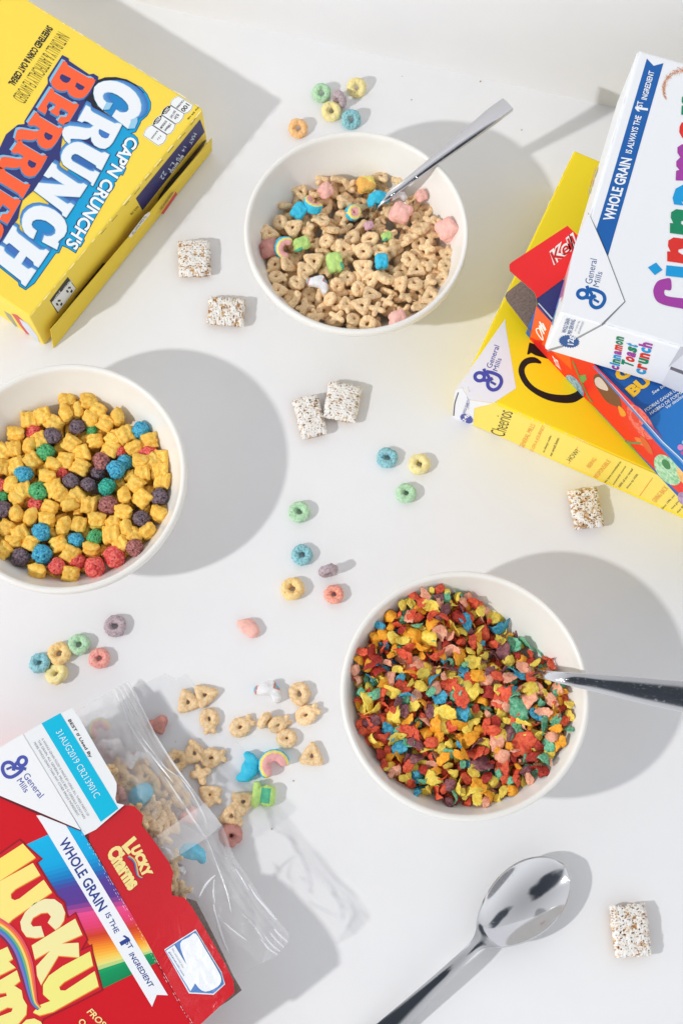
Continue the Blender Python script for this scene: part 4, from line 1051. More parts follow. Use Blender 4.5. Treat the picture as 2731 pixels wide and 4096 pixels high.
# ------------------------------------------------------------------ cereal pieces
def chain_mesh(name, chains, mats, vox=0.06, colour=None, rough=0.022, rscale=4.0, seed=0, smooth=3, decim=None):
    """one solid lump grown from chains of overlapping beads: (closed, [(x, y, z, r), ...]); cm"""
    bm = bmesh.new()
    for closed, pts in chains:
        n = len(pts)
        for i in range(n if closed else max(1, n - 1)):
            a = pts[i]; b = pts[(i + 1) % n] if n > 1 else a
            L_ = math.dist(a[:3], b[:3]); k = max(1, int(L_ / (0.45 * min(a[3], b[3])))) if n > 1 else 1
            for j in range(k + (0 if closed else 1)):
                t = j / k
                r = a[3] + (b[3] - a[3]) * t
                mt = Matrix.Translation([a[q] + (b[q] - a[q]) * t for q in range(3)]) @ Matrix.Diagonal((r, r, r, 1))
                bmesh.ops.create_icosphere(bm, subdivisions=2, radius=1, matrix=mt)
    me = bpy.data.meshes.new(name); bm.to_mesh(me); bm.free()
    me = evaluated(me, [('REMESH', dict(mode='VOXEL', voxel_size=vox)), ('SMOOTH', dict(factor=0.5, iterations=smooth))] + ([('DECIMATE', dict(ratio=decim))] if decim else []))
    me.name = name
    sv = Vector((seed * 3.7, seed * 1.3, seed * 7.1))
    for v in me.vertices:
        c = v.co; nrm = v.normal
        d = noise.noise(c * rscale + sv) * rough + noise.noise(c * rscale * 2.7 + sv) * rough * 0.5
        v.co = c + nrm * d
    me.materials.clear()
    for mt in mats: me.materials.append(mt)
    if colour:
        me.polygons.foreach_set('material_index', [colour(p.center) for p in me.polygons])
    me.polygons.foreach_set('use_smooth', [True] * len(me.polygons))
    me.transform(Matrix.Scale(CM, 4))
    return me

def piece(name, me, p, rot, label, cat, group, s=1.0, m=None):
    o = bpy.data.objects.new(name, me)
    o.location = Vector(p) * CM
    o.rotation_euler = rot if not isinstance(rot, (Matrix,)) else rot.to_euler()
    o.scale = (s, s, s) if not isinstance(s, tuple) else s
    COL.objects.link(o)
    if m:
        o.material_slots[0].link = 'OBJECT'; o.material_slots[0].material = m
    return tag(o, label, cat, group)

rnd = random.Random(3)
OAT = mat('toasted_oat', (247, 218, 174), rough=0.55, spec=0.35, c2=(219, 170, 110), vscale=5.0, bump=0.4, bscale=14, lo_=0.28, hi=0.58, var=0.12)
def ringpts(rx, ry, r, n=12, z=0, sq=0.0):
    return [(rx * math.cos(2 * math.pi * i / n), ry * math.sin(2 * math.pi * i / n), z, r * (1 + sq * math.cos(6 * math.pi * i / n))) for i in range(n)]
tri = [(0.0, 0.56, 0, .27), (-.32, 0.05, 0, .27), (-.52, -.42, 0, .28), (0.0, -.48, 0, .26), (.52, -.42, 0, .28), (.32, 0.05, 0, .27)]
OATS = [
    chain_mesh('oat_bell', [(True, tri), (False, [(-.62, -.45, 0, .2)]), (False, [(.62, -.45, 0, .2)])], [OAT], seed=1),
    chain_mesh('oat_fish', [(True, [(x - .18, y, z, r) for x, y, z, r in ringpts(.44, .38, .30)]), (False, [(.35, 0, 0, .22), (.66, .26, 0, .19)]), (False, [(.35, 0, 0, .22), (.66, -.26, 0, .19)])], [OAT], seed=2),
    chain_mesh('oat_ring', [(True, ringpts(.52, .42, .30, 12, 0, .12)), (False, [(.1, .6, 0, .2)]), (False, [(-.35, .5, 0, .18)])], [OAT], seed=3),
    chain_mesh('oat_clover', [(False, [(0, 0, 0, .28), (.0, .48, 0, .27)]), (False, [(0, 0, 0, .28), (.46, -.1, 0, .27)]), (False, [(0, 0, 0, .28), (-.46, -.1, 0, .27)]), (False, [(0, 0, 0, .25), (.1, -.55, 0, .18)])], [OAT], seed=4),
    chain_mesh('oat_cross', [(False, [(-.52, 0, 0, .24), (.52, 0, 0, .25)]), (False, [(0, -.52, 0, .25), (0, .52, 0, .24)])], [OAT], seed=5),
    chain_mesh('oat_arrow', [(True, [(q[0] * .95, q[1] * .85 + .1, 0, q[3]) for q in tri]), (False, [(0, -.4, 0, .26), (0, -.72, 0, .2)])], [OAT], seed=6),
    chain_mesh('oat_ring_small', [(True, ringpts(.40, .36, .31, 10)), (False, [(.45, -.3, 0, .16)])], [OAT], seed=7),
]

def rot_on(nrm, spin, tilt=0.0, tdir=0.0):
    """stand flat on a surface of normal nrm, spun about it, then tilted by tilt towards tdir"""
    q = Vector((0, 0, 1)).rotation_difference(Vector(nrm).normalized()).to_matrix()
    ax_ = Vector((math.cos(tdir), math.sin(tdir), 0))
    return q @ Matrix.Rotation(tilt, 3, ax_) @ Matrix.Rotation(spin, 3, 'Z')

def heap_sites(c, h, spacing, rr, depth=0.0, margin=0.0, rmax=7.9, tries=9000):
    """scatter points over the surface h(dx, dy) of a heap lying in a bowl"""
    out = []; cell = {}
    for _ in range(tries):
        r = rmax * math.sqrt(rr.random()); a = rr.uniform(0, 2 * math.pi); x, y = r * math.cos(a), r * math.sin(a)
        z = h(x, y) - depth
        if z_in(r) > z - margin: continue
        k = (int(x // spacing), int(y // spacing)); ok = True
        for i in (-1, 0, 1):
            for j in (-1, 0, 1):
                for q in cell.get((k[0] + i, k[1] + j), ()):
                    if (q[0] - x) ** 2 + (q[1] - y) ** 2 < spacing ** 2: ok = False
        if not ok: continue
        cell.setdefault(k, []).append((x, y)); out.append((x, y, z))
    return out

# ---- far bowl: tan oat shapes and marshmallows
c = BC[0]
h1 = lambda x, y: 4.05 + 0.03 * x - 0.12 * y + 0.25 * noise.noise(Vector((x * .35, y * .35, 2)))
def solve_h(px, py, cb, h, lift=0.0):
    """where the ray through a photo point meets the heap"""
    z = 4.0
    for _ in range(12):
        w = at(px, py, z); z = h(w.x - cb[0], w.y - cb[1]) + lift
    return at(px, py, z)
def marsh(cx, c2=None, nm='marshmallow_sugar'):
    return mat(nm, cx, rough=0.75, spec=0.15, c2=c2 or tuple(int(v * 0.9) for v in cx), vscale=3, bump=0.35, bscale=16, lo_=0.3, hi=0.6)
M_PINK, M_BLUE, M_GREEN, M_TEAL = marsh((254, 196, 184)), marsh((58, 188, 224), (88, 204, 230)), marsh((196, 226, 136), (172, 212, 122)), marsh((96, 190, 150))
M_YEL, M_WHITE, M_ORANGE, M_LILAC, M_MAUVE, M_ROSE = marsh((250, 232, 130)), marsh((242, 242, 244)), marsh((250, 190, 100)), marsh((222, 178, 190)), marsh((206, 146, 136)), marsh((244, 180, 178))
def arc_pts(R, a0, a1, r, n=9, z=0): return [(R * math.cos(math.radians(a0 + (a1 - a0) * i / (n - 1))), R * math.sin(math.radians(a0 + (a1 - a0) * i / (n - 1))), z, r) for i in range(n)]
def two_layer(pts, dz=0.16): return [(False, [(x, y, z - dz, r) for x, y, z, r in pts]), (False, [(x, y, z + dz, r) for x, y, z, r in pts])]
rad_ = lambda q: math.hypot(q.x, q.y)
MSH = {
    'block': chain_mesh('marshmallow_block', two_layer([(-.30, -.2, 0, .30), (.32, -.2, 0, .30), (.32, .22, 0, .30), (-.30, .22, 0, .30), (0, 0, 0, .35)]), [M_BLUE], rough=.05, seed=11),
    'green_block': chain_mesh('marshmallow_block', two_layer([(-.34, -.2, 0, .30), (.34, -.2, 0, .32), (.40, .22, 0, .30), (-.30, .22, 0, .32), (0, 0, 0, .35)]), [M_GREEN, M_TEAL], rough=.05, seed=12, colour=lambda q: 1 if (q.x < -.1 and q.y < -.25) else 0),
    'heart': chain_mesh('marshmallow_heart', two_layer([(0, -.5, 0, .2), (-.36, .1, 0, .36), (-.1, .0, 0, .36), (.36, .1, 0, .36), (0, -.5, 0, .2)], .2), [M_PINK], rough=.03, seed=13),
    'rainbow': chain_mesh('marshmallow_rainbow', two_layer(arc_pts(.50, 10, 190, .30)), [M_BLUE, M_YEL, M_ROSE], rough=.02, seed=14, colour=lambda q: 0 if rad_(q) > .70 else (1 if rad_(q) > .57 else 2)),
    'moon': chain_mesh('marshmallow_moon', two_layer([(.05, .62, 0, .2), (.25, .36, 0, .33), (.32, 0, 0, .38), (.22, -.36, 0, .33), (-.08, -.62, 0, .22), (.22, -.36, 0, .33), (.05, 0, 0, .3), (.1, .5, 0, .25), (-.2, .62, 0, .2)], .12), [M_BLUE], rough=.04, seed=15),
    'unicorn': chain_mesh('marshmallow_unicorn', two_layer([(-.45, -.05, 0, .24), (-.1, .1, 0, .32), (.1, .38, 0, .2), (-.1, .1, 0, .3), (.3, .1, 0, .28), (.5, -.25, 0, .22)], .1), [M_WHITE, M_BLUE, M_MAUVE], rough=.03, seed=16, colour=lambda q: (1 if q.x < -.62 or (q.x > .30 and q.y > .25) else (2 if q.x < -.52 or (q.x > .22 and q.y > .16) else 0))),
    'hat': chain_mesh('marshmallow_hat', two_layer([(-.52, -.42, 0, .22), (.52, -.42, 0, .22), (.0, -.3, 0, .32), (-.28, .2, 0, .34), (.28, .2, 0, .34), (-.28, .4, 0, .3), (.3, .4, 0, .3)], .14), [M_GREEN, M_TEAL], rough=.05, seed=17, colour=lambda q: 1 if (-.15 < q.y < .4 and abs(q.x) < .42 and q.z > .1) else 0),
    'shoe': chain_mesh('marshmallow_horseshoe', two_layer(arc_pts(.36, -60, 240, .27), .14), [M_MAUVE], rough=.05, seed=18),
    'balloon': chain_mesh('marshmallow_balloon', two_layer([(-.15, -.1, 0, .46), (.18, .1, 0, .46), (-.5, -.42, 0, .2), (-.1, 0, 0, .5)], .06), [M_PINK], rough=.02, seed=19),
    'star': chain_mesh('marshmallow_star', [(False, [(0, 0, -.15, .34), (.5 * math.cos(a), .5 * math.sin(a), -.1, .2)]) for a in [i * 1.2566 for i in range(5)]] + [(False, [(0, 0, .18, .34), (.45 * math.cos(a), .45 * math.sin(a), .12, .2)]) for a in [i * 1.2566 for i in range(5)]], [M_ORANGE, M_YEL], rough=.04, seed=20, colour=lambda q: 1 if q.x > .15 else 0),
    'lump': chain_mesh('marshmallow_lump', two_layer([(-.25, -.25, 0, .36), (.30, -.2, 0, .34), (.25, .30, 0, .36), (-.30, .22, 0, .30), (0, 0, 0, .42)], .2), [M_PINK], rough=.07, rscale=2.2, seed=23),
    'orange_lump': chain_mesh('marshmallow_lump', two_layer([(-.3, -.2, 0, .30), (.32, -.2, 0, .32), (.34, .26, 0, .28), (-.26, .24, 0, .32)], .15), [M_ORANGE, M_YEL], rough=.07, rscale=2.4, seed=24, colour=lambda q: 1 if q.x + q.y > .28 else 0),
    'swirl': chain_mesh('marshmallow_swirl', two_layer(arc_pts(.34, -150, 150, .30), .12), [M_BLUE, M_YEL, M_ROSE], rough=.03, seed=21, colour=lambda q: 0 if rad_(q) > .55 else (1 if rad_(q) > .36 else 2)),
}
kb1 = K1(950, 250, 1.3635)
MG = 'marshmallows in the far bowl'
MB = [
    ('block', 335, 810, 1.1, (.35, .2), 'bright blue marshmallow block near the left of the far bowl', .86),
    ('rainbow', 412, 775, 2.3, (.5, .9), 'pink, yellow and blue striped marshmallow right of the blue block in the far bowl', .85),
    ('swirl', 630, 818, 0.3, (.5, 0.3), 'round blue marshmallow with a pink and yellow swirl, far bowl', .82),
    ('orange_lump', 697, 668, 0.4, (.3, .4), 'orange and yellow marshmallow at the back edge of the far bowl', .95),
    ('lump', 478, 700, 0.7, (.6, .3), 'pale pink marshmallow behind an oat ring at the back left of the far bowl', .75),
    ('lump', 890, 822, 2.7, (.3, .3), 'large pink marshmallow lump beside the spoon tip in the far bowl', 1.05),
    ('lump', 1145, 912, -1.2, (.5, -.5), 'large salmon pink marshmallow at the right wall of the far bowl', 1.12),
    ('moon', 768, 752, 1.9, (.5, .3), 'blue curved marshmallow under the spoon tip in the far bowl', .9),
    ('unicorn', 868, 728, .4, (.4, .3), 'white marshmallow with pale stripes behind the spoon in the far bowl', .9),
    ('lump', 998, 727, .5, (.6, .2), 'pink marshmallow half hidden at the back right of the far bowl', .6),
    ('lump', 170, 1018, 0.3, (.4, .5), 'dusty pink marshmallow against the left wall of the far bowl', .98),
    ('rainbow', 262, 1015, 1.3, (.55, .2), 'blue, yellow and orange rainbow marshmallow at the left of the far bowl', .95),
    ('green_block', 345, 992, .5, (.4, .3), 'pale green marshmallow partly under an oat ring in the far bowl', .8),
    ('green_block', 531, 1095, 1.9, (.2, .2), 'bright green marshmallow block in the middle of the far bowl', .95),
    ('unicorn', 437, 1208, -.25, (.2, .1), 'white marshmallow with blue and pink patches at the front left of the far bowl', 1.02),
    ('block', 785, 1085, 1.75, (.15, .2), 'bright blue marshmallow block in the middle of the far bowl', .78),
    ('block', 715, 890, .5, (.3, .4), 'small lilac marshmallow bit in the middle of the far bowl', .5),
    ('green_block', 812, 948, .5, (.3, .4), 'small green marshmallow bit under oats near the middle of the far bowl', .5),
    ('lump', 868, 1400, .2, (.3, .3), 'pink marshmallow under an oat shape at the front rim of the far bowl', .85),
]
taken = []
for k_, x, y, sp_, tl2, lb, s in MB:
    p = solve_h(*kb1(x, y), c, h1, 0.36); s = s * 1.25
    m_ = M_LILAC if 'lilac' in lb else (M_MAUVE if 'dusty' in lb else None)
    piece('marshmallow', MSH[k_], p, rot_on((0, 0, 1), sp_, tl2[0], tl2[1] * 3), lb, 'marshmallow', MG, s, m_)
    taken.append((p.x - c[0], p.y - c[1], .72 * s))
def nrm_h(h, x, y): return Vector((-(h(x + .1, y) - h(x - .1, y)) / .2, -(h(x, y + .1) - h(x, y - .1)) / .2, 1))
OL = 'tan oat shape in the heap of the bowl farthest from the camera'
for dep, spc, mrg in ((0.0, 1.04, .05), (0.62, 1.05, .1), (1.3, 1.2, .2)):
    for x, y, z in heap_sites(c, h1, spc, rnd, dep, mrg, 7.7):
        if dep == 0.0 and any((x - a) ** 2 + (y - b) ** 2 < (r_ + .42) ** 2 for a, b, r_ in taken): continue
        if dep == 0.62 and any((x - a) ** 2 + (y - b) ** 2 < (r_ * .7) ** 2 for a, b, r_ in taken): continue
        tilt = rnd.choice((.15, .3, .5, .7, 1.25)) * rnd.uniform(.6, 1.2)
        piece('oat_piece', rnd.choice(OATS), (c[0] + x, c[1] + y, z + rnd.uniform(-.12, .22)), rot_on(nrm_h(h1, x, y), rnd.uniform(0, 6.28), tilt, rnd.uniform(0, 6.28)), OL, 'cereal piece', 'oat shapes in the far bowl', rnd.uniform(.86, 1.04))

# ---- left bowl: yellow pillows and rough balls
c = BC[1]
h2 = lambda x, y: 3.75 - 0.04 * y + 0.03 * x + 0.25 * noise.noise(Vector((x * .3, y * .3, 9)))
CORN = mat('golden_corn', (254, 219, 112), rough=0.5, spec=0.35, c2=(243, 177, 54), vscale=4.0, bump=0.55, bscale=9, lo_=0.34, hi=0.66, var=0.10)
def pillow(seed):
    bm = bmesh.new(); n = 18; rr = random.Random(seed); grid = {}
    sv = Vector((seed * 5.1, 2.2, seed))
    for side in (1, -1):
        for i in range(n + 1):
            for j in range(n + 1):
                u, v = -1 + 2 * i / n, -1 + 2 * j / n
                if side == -1 and (i in (0, n) or j in (0, n)): grid[(side, i, j)] = grid[(1, i, j)]; continue
                t = 0.40 * (1 - abs(u) ** 3.2) ** .55 * (1 - 0.75 * abs(v) ** 4)
                t += 0.05 * math.cos(v * 7.5 + .6) * (1 - abs(u) ** 4)
                x = u * .60 * (1 + .05 * math.cos(v * 7.5)); y = v * (.58 - .05 * abs(u) ** 3)
                p = Vector((x, y, side * t))
                p += Vector((noise.noise(p * 2.2 + sv), noise.noise(p * 2.2 + sv * 2), noise.noise(p * 3.1 + sv * 3))) * .075
                grid[(side, i, j)] = bm.verts.new(p)
        for i in range(n):
            for j in range(n):
                q = [grid[(side, i, j)], grid[(side, i + 1, j)], grid[(side, i + 1, j + 1)], grid[(side, i, j + 1)]]
                if side == -1: q.reverse()
                bm.faces.new(q)
    bm.normal_update(); sv = Vector((seed * 2.3, 1, 4))
    for v in bm.verts:
        v.co += v.normal * (noise.noise(v.co * 6 + sv) * .035 + min(0, noise.noise(v.co * 9 + sv) + .25) * .10)
    me = bpy.data.meshes.new('corn_pillow'); bm.to_mesh(me); bm.free()
    me.polygons.foreach_set('use_smooth', [True] * len(me.polygons)); me.materials.append(CORN); me.transform(Matrix.Scale(CM, 4))
    return me
PIL = [pillow(s) for s in range(1, 7)]
def berry(seed, mats, colour=None):
    bm = bmesh.new(); bmesh.ops.create_icosphere(bm, subdivisions=5, radius=.66)
    sv = Vector((seed * 4.1, seed * 2.7, 1.1))
    for v in bm.verts:
        d = v.co.normalized()
        q = noise.noise(d * 1.3 + sv) * .14 + noise.noise(d * 4.5 + sv) * .055 + noise.noise(d * 10 + sv) * .03 - max(0, noise.noise(d * 3.6 + sv * 2) - .28) * .50
        v.co = d * (.66 + q)
    me = bpy.data.meshes.new('berry_ball'); bm.to_mesh(me); bm.free()
    for m_ in mats: me.materials.append(m_)
    if colour: me.polygons.foreach_set('material_index', [colour(p.center) for p in me.polygons])
    me.polygons.foreach_set('use_smooth', [True] * len(me.polygons)); me.transform(Matrix.Scale(CM, 4))
    return me
def sugar(cx, c2): return mat('sugared_corn_ball', cx, rough=0.6, spec=0.35, c2=c2, vscale=6.5, bump=0.5, bscale=17, lo_=0.36, hi=0.62)
BCOL = {'purple': sugar((138, 120, 130), (66, 50, 64)), 'red': sugar((246, 128, 116), (212, 44, 50)), 'blue': sugar((96, 194, 220), (10, 128, 178)), 'green': sugar((108, 198, 132), (22, 132, 80)), 'teal': sugar((72, 192, 168), (0, 134, 118)), 'brown': sugar((196, 126, 118), (112, 64, 70))}
BER = [berry(s, [BCOL['purple']]) for s in range(1, 6)]
kb2 = K1(0, 1400, 2.0103)
balls = [(620, 620, 75, 'purple', 0), (425, 690, 82, 'purple', 0), (570, 1055, 78, 'purple', 0), (712, 1082, 72, 'purple', 0), (820, 897, 88, 'brown', 0), (875, 1250, 92, 'brown', 0), (1283, 1182, 80, 'purple', 0), (1140, 1362, 80, 'purple', 0), (30, 1280, 78, 'purple', 0), (168, 1670, 86, 'purple', 0), (790, 990, 62, 'purple', -.4),
         (275, 660, 68, 'red', -.4), (968, 822, 60, 'red', -.35), (1195, 845, 78, 'red', -.35), (505, 990, 55, 'red', -.4), (0, 1085, 62, 'red', 0), (295, 1240, 70, 'red', -.4), (460, 1745, 82, 'red', 0), (925, 1662, 100, 'red', .05), (765, 1748, 98, 'red', 0), (620, 1700, 70, 'red', -.3),
         (1133, 645, 84, 'blue', .05), (197, 1000, 86, 'blue', .1), (938, 962, 86, 'blue', .1), (1005, 905, 66, 'blue', -.35), (335, 1467, 86, 'blue', .05), (340, 1640, 92, 'blue', .1), (615, 1532, 76, 'blue', -.1), (1085, 1592, 80, 'brown', .05),
         (372, 822, 82, 'green', .0), (312, 1137, 90, 'green', .1), (862, 1102, 80, 'teal', .05), (766, 1502, 76, 'green', 0), (740, 640, 52, 'green', -.4), (35, 1180, 50, 'green', -.35)]
unit = 88.0
seen = {}
where = lambda x, y: ('at the back' if y < 760 else ('at the front' if y > 1500 else 'in the middle')) + ' ' + ('left' if x < 420 else ('right' if x > 860 else 'centre'))
taken = []
for i, (x, y, r, cn, dz) in enumerate(balls):
    p = solve_h(*kb2(x, y), c, h2, 0.12 + dz)
    s = r / unit * (1.0 if dz > -.2 else 1.15)
    w = where(x, y)
    piece('cereal_ball', BER[i % 5], p, (rnd.uniform(0, 6), rnd.uniform(0, 6), rnd.uniform(0, 6)), f"{'dark purple' if cn == 'purple' else ('reddish brown' if cn == 'brown' else cn)} sugared cereal ball {w} of the bowl at the left edge", 'cereal ball', f"{cn} balls {w} of the left bowl", s, BCOL[cn])
    taken.append((p.x - c[0], p.y - c[1], .62 * s, dz))
pil = [(545, 400, -20, 0), (720, 410, -10, 0), (530, 515, 60, 1), (620, 490, 80, 1), (785, 490, 20, 0), (722, 560, 45, 1), (850, 590, 25, 0), (945, 545, 70, 1), (240, 560, 80, 0), (350, 530, 70, 0), (440, 595, 30, 0), (130, 682, 10, 1), (110, 795, 80, 0), (235, 770, 100, 1), (325, 725, 60, 0), (570, 752, 30, 0), (660, 835, 70, 0), (770, 732, -20, 0), (922, 712, 30, 0), (1010, 682, 60, 0), (1202, 727, -10, 0), (1080, 792, -30, 1), (892, 800, 20, 0), (1297, 872, 90, 0), (1310, 1052, 95, 0), (1288, 970, 90, 0), (1132, 898, 10, 1), (1148, 985, 80, 0), (1090, 1080, 30, 0), (998, 1172, 70, 1), (1145, 1192, 40, 0), (992, 1312, 10, 1), (1275, 1318, 20, 1), (1192, 1457, -45, 1), (1010, 1432, 70, 1), (900, 1482, 80, 0), (915, 1395, 60, 0), (718, 1245, 90, 0), (560, 1232, -25, 0), (612, 1182, 50, 0), (495, 1165, -60, 1), (638, 1400, 95, 0), (512, 1410, 95, 1), (785, 1372, 0, 1), (128, 930, 70, 0), (262, 892, 40, 0), (430, 930, 30, 1), (382, 1027, 10, 1), (530, 890, 10, 0), (648, 942, 20, 0), (20, 830, 40, 0), (15, 935, 90, 0), (85, 1080, 110, 1), (190, 1130, 70, 0), (132, 1197, 40, 1), (440, 1110, -30, 0), (400, 1270, 20, 0), (250, 1342, 100, 1), (378, 1362, 5, 1), (130, 1322, 60, 1), (50, 1432, 30, 0), (168, 1480, 60, 0), (115, 1547, 0, 1), (250, 1552, 20, 0), (478, 1560, -30, 0), (572, 1642, 20, 0), (570, 1802, 5, 0), (302, 1782, 10, 1), (738, 1602, 10, 1), (30, 1610, 40, 0), (1085, 1490, 20, 0), (970, 1560, 60, 0), (1230, 900, 40, 0)]
PL = 'golden yellow puffed corn square in the bowl at the left edge'
for x, y, a, e in pil:
    p = solve_h(*kb2(x, y), c, h2, rnd.uniform(0.02, .22))
    tilt = rnd.uniform(.8, 1.25) if e else rnd.uniform(.05, .38)
    td = math.radians(-a) + (math.pi / 2 if e and rnd.random() < .25 else 0)
    R_m = Matrix.Rotation(math.radians(-a), 3, 'Z') @ Matrix.Rotation(tilt, 3, 'X') if e else rot_on((0, 0, 1), math.radians(-a), tilt, rnd.uniform(0, 6.28))
    piece('corn_square', rnd.choice(PIL), p, R_m, PL, 'cereal piece', 'corn squares in the left bowl', rnd.uniform(.98, 1.12))
    taken.append((p.x - c[0], p.y - c[1], .55, 0))
for dep, spc, mrg in ((0.0, 1.16, .12), (0.66, 1.08, .2), (1.35, 1.2, .25)):
    for x, y, z in heap_sites(c, h2, spc, rnd, dep, mrg, 7.2):
        if dep == 0.0 and (x > -7.6 + 0 and any((x - a) ** 2 + (y - b) ** 2 < (r_ + .52) ** 2 for a, b, r_, d_ in taken)): continue
        if dep == 0.66 and any((x - a) ** 2 + (y - b) ** 2 < (r_ * .6) ** 2 for a, b, r_, d_ in taken if d_ < -.2): continue
        piece('corn_square', rnd.choice(PIL), (c[0] + x, c[1] + y, z), rot_on(nrm_h(h2, x, y), rnd.uniform(0, 6.28), rnd.choice((.2, .5, 1.1)), rnd.uniform(0, 6.28)), PL, 'cereal piece', 'corn squares in the left bowl', rnd.uniform(.88, 1.0))

# ---- right bowl: many small flakes
c = BC[2]
def h3(x, y):
    a = math.degrees(math.atan2(y, x)); r = math.hypot(x, y)
    d = (a - 52 + 180) % 360 - 180; e = (a - 118 + 180) % 360 - 180; g_ = (a - 175 + 180) % 360 - 180
    return 4.55 - 0.02 * x - 0.01 * y - 1.7 * math.exp(-(d / 30) ** 2) * min(1, r / 5.5) ** 1.5 + .9 * math.exp(-(e / 22) ** 2) * min(1, r / 6) ** 2 + .7 * math.exp(-(g_ / 28) ** 2) * min(1, r / 7) ** 2 + .75 * math.exp(-(((a + 12 + 180) % 360 - 180) / 30) ** 2) * min(1, r / 7) ** 2 + .25 * math.exp(-(((a + 95 + 180) % 360 - 180) / 40) ** 2) * min(1, r / 7) ** 2 + .35 * math.exp(-r * r / 14) + .3 * noise.noise(Vector((x * .5, y * .5, 4)))
def flake(seed):
    rr = random.Random(seed); n = 7; m_ = 30
    bm = bmesh.new(); sv = Vector((seed * 3.3, seed * 1.9, .5))
    ecc = rr.uniform(.45, .9); curl = rr.uniform(.15, .9) * rr.choice((-1, 1)); tw = rr.uniform(-.6, .6); th = rr.uniform(.016, .028); cup = rr.uniform(-.75, .75)
    rings = {}
    for side in (1, -1):
        ctr = bm.verts.new((0, 0, side * th))
        for i in range(1, n + 1):
            for j in range(m_):
                if side == -1 and i == n: rings[(side, i, j)] = rings[(1, i, j)]; continue
                a = 2 * math.pi * j / m_; R = .50 * (1 + .32 * noise.noise(Vector((math.cos(a) * 1.6, math.sin(a) * 1.6, seed * 2.0))) + .16 * noise.noise(Vector((math.cos(a) * 5, math.sin(a) * 5, seed))) + .09 * noise.noise(Vector((math.cos(a) * 11, math.sin(a) * 11, seed))))
                q = i / n; x, y = R * q * math.cos(a), R * q * math.sin(a) * ecc
                z = curl * x * x * 1.5 + tw * x * y + cup * (x * x + y * y) + .07 * noise.noise(Vector((x * 3, y * 3, seed))) + side * th * (1 - q ** 6) + .035 * noise.noise(Vector((x * 8, y * 8, seed * side)))
                rings[(side, i, j)] = bm.verts.new((x, y, z))
        for j in range(m_):
            k = (j + 1) % m_
            f = [ctr, rings[(side, 1, j)], rings[(side, 1, k)]]
            bm.faces.new(f if side == 1 else f[::-1])
            for i in range(1, n):
                f = [rings[(side, i, j)], rings[(side, i + 1, j)], rings[(side, i + 1, k)], rings[(side, i, k)]]
                bm.faces.new(f if side == 1 else f[::-1])
    me = bpy.data.meshes.new('rice_flake'); bm.to_mesh(me); bm.free()
    me.polygons.foreach_set('use_smooth', [True] * len(me.polygons)); me.transform(Matrix.Scale(CM, 4))
    return me
FLK = [flake(s) for s in range(1, 15)]
def crisp(cx, c2, nm='crisp_flake'): return mat(nm, cx, rough=0.55, spec=0.35, c2=c2, vscale=7, bump=0.55, bscale=16, lo_=0.34, hi=0.62, var=0.10)
FC = [('red', crisp((238, 108, 70), (206, 58, 42)), .21), ('dark red', crisp((196, 66, 50), (146, 32, 30)), .06), ('yellow', crisp((251, 230, 112), (238, 196, 52)), .25), ('orange', crisp((252, 186, 56), (240, 146, 26)), .12), ('green', crisp((140, 206, 168), (62, 158, 116)), .125), ('salmon pink', crisp((250, 192, 160), (240, 146, 116)), .12), ('purple', crisp((158, 102, 106), (104, 56, 64)), .055), ('blue', crisp((92, 188, 210), (24, 126, 174)), .05)]
FLK[0].materials.append(FC[0][1])
for f in FLK[1:]: f.materials.append(FC[0][1])
def pick(rr):
    t = rr.random() * sum(q[2] for q in FC)
    for q in FC:
        t -= q[2]
        if t <= 0: return q
    return FC[-1]
sites = [(x, y, z, 0) for x, y, z in heap_sites(c, h3, 0.56, rnd, 0.0, .0, 7.95, 26000)]
def flk_rot(x, y): return rot_on(nrm_h(h3, x, y), rnd.uniform(0, 6.28), min(1.45, abs(rnd.gauss(0, .72))), rnd.uniform(0, 6.28))
rnd.shuffle(sites)
top, rest = sites[:296], sites[296:]
for x, y, z, _ in top:
    cn, m_, w = pick(rnd); sc_f = rnd.choice((.7, .9, 1.05, 1.15, 1.3, 1.5, 1.8)) * rnd.uniform(.9, 1.1); rq = math.hypot(x, y)
    if rq > 6.7: sc_f = min(sc_f, 1.0); x, y = x * (rq - .28) / rq, y * (rq - .28) / rq
    piece('rice_flake', rnd.choice(FLK), (c[0] + x, c[1] + y, z + rnd.uniform(-.05, .3)), flk_rot(x, y), f'{cn} crisp flake in the heap of the lower right bowl', 'cereal flake', f'{cn} flakes in the lower right bowl', sc_f, m_)
# the remaining flakes, too many to count: one mass
rest += [(x, y, z, 0) for x, y, z in heap_sites(c, h3, 0.60, rnd, 0.40, .05, 7.8, 20000)] + [(x, y, z, 0) for x, y, z in heap_sites(c, h3, 0.66, rnd, 0.85, .1, 7.7, 16000)] + [(x, y, z, 0) for x, y, z in heap_sites(c, h3, 0.8, rnd, 1.35, .2, 7.6, 9000)]
vs, fs, fm = [], [], []
SML = []
for f in FLK[:8]:
    SML.append(([v.co.copy() / CM for v in f.vertices], [tuple(p.vertices) for p in f.polygons]))
names = [q[0] for q in FC]
for x, y, z, _ in rest:
    if math.hypot(x, y) > 7.2: x, y = x * .96, y * .96
    V_, F_ = rnd.choice(SML); cn = pick(rnd)[0]; R_m = flk_rot(x, y); s = rnd.uniform(.7, 1.3); b = len(vs); p = Vector((c[0] + x, c[1] + y, z + rnd.uniform(-.1, .12)))
    vs += [p + R_m @ (v * s) for v in V_]; fs += [tuple(b + i for i in f) for f in F_]; fm += [names.index(cn)] * len(F_)
o = put('flake_mass', vs, fs, [q[1] for q in FC], None, fm, True)
tag(o, 'mass of multicoloured crisp flakes filling the lower right bowl', 'cereal flakes', kind='stuff')
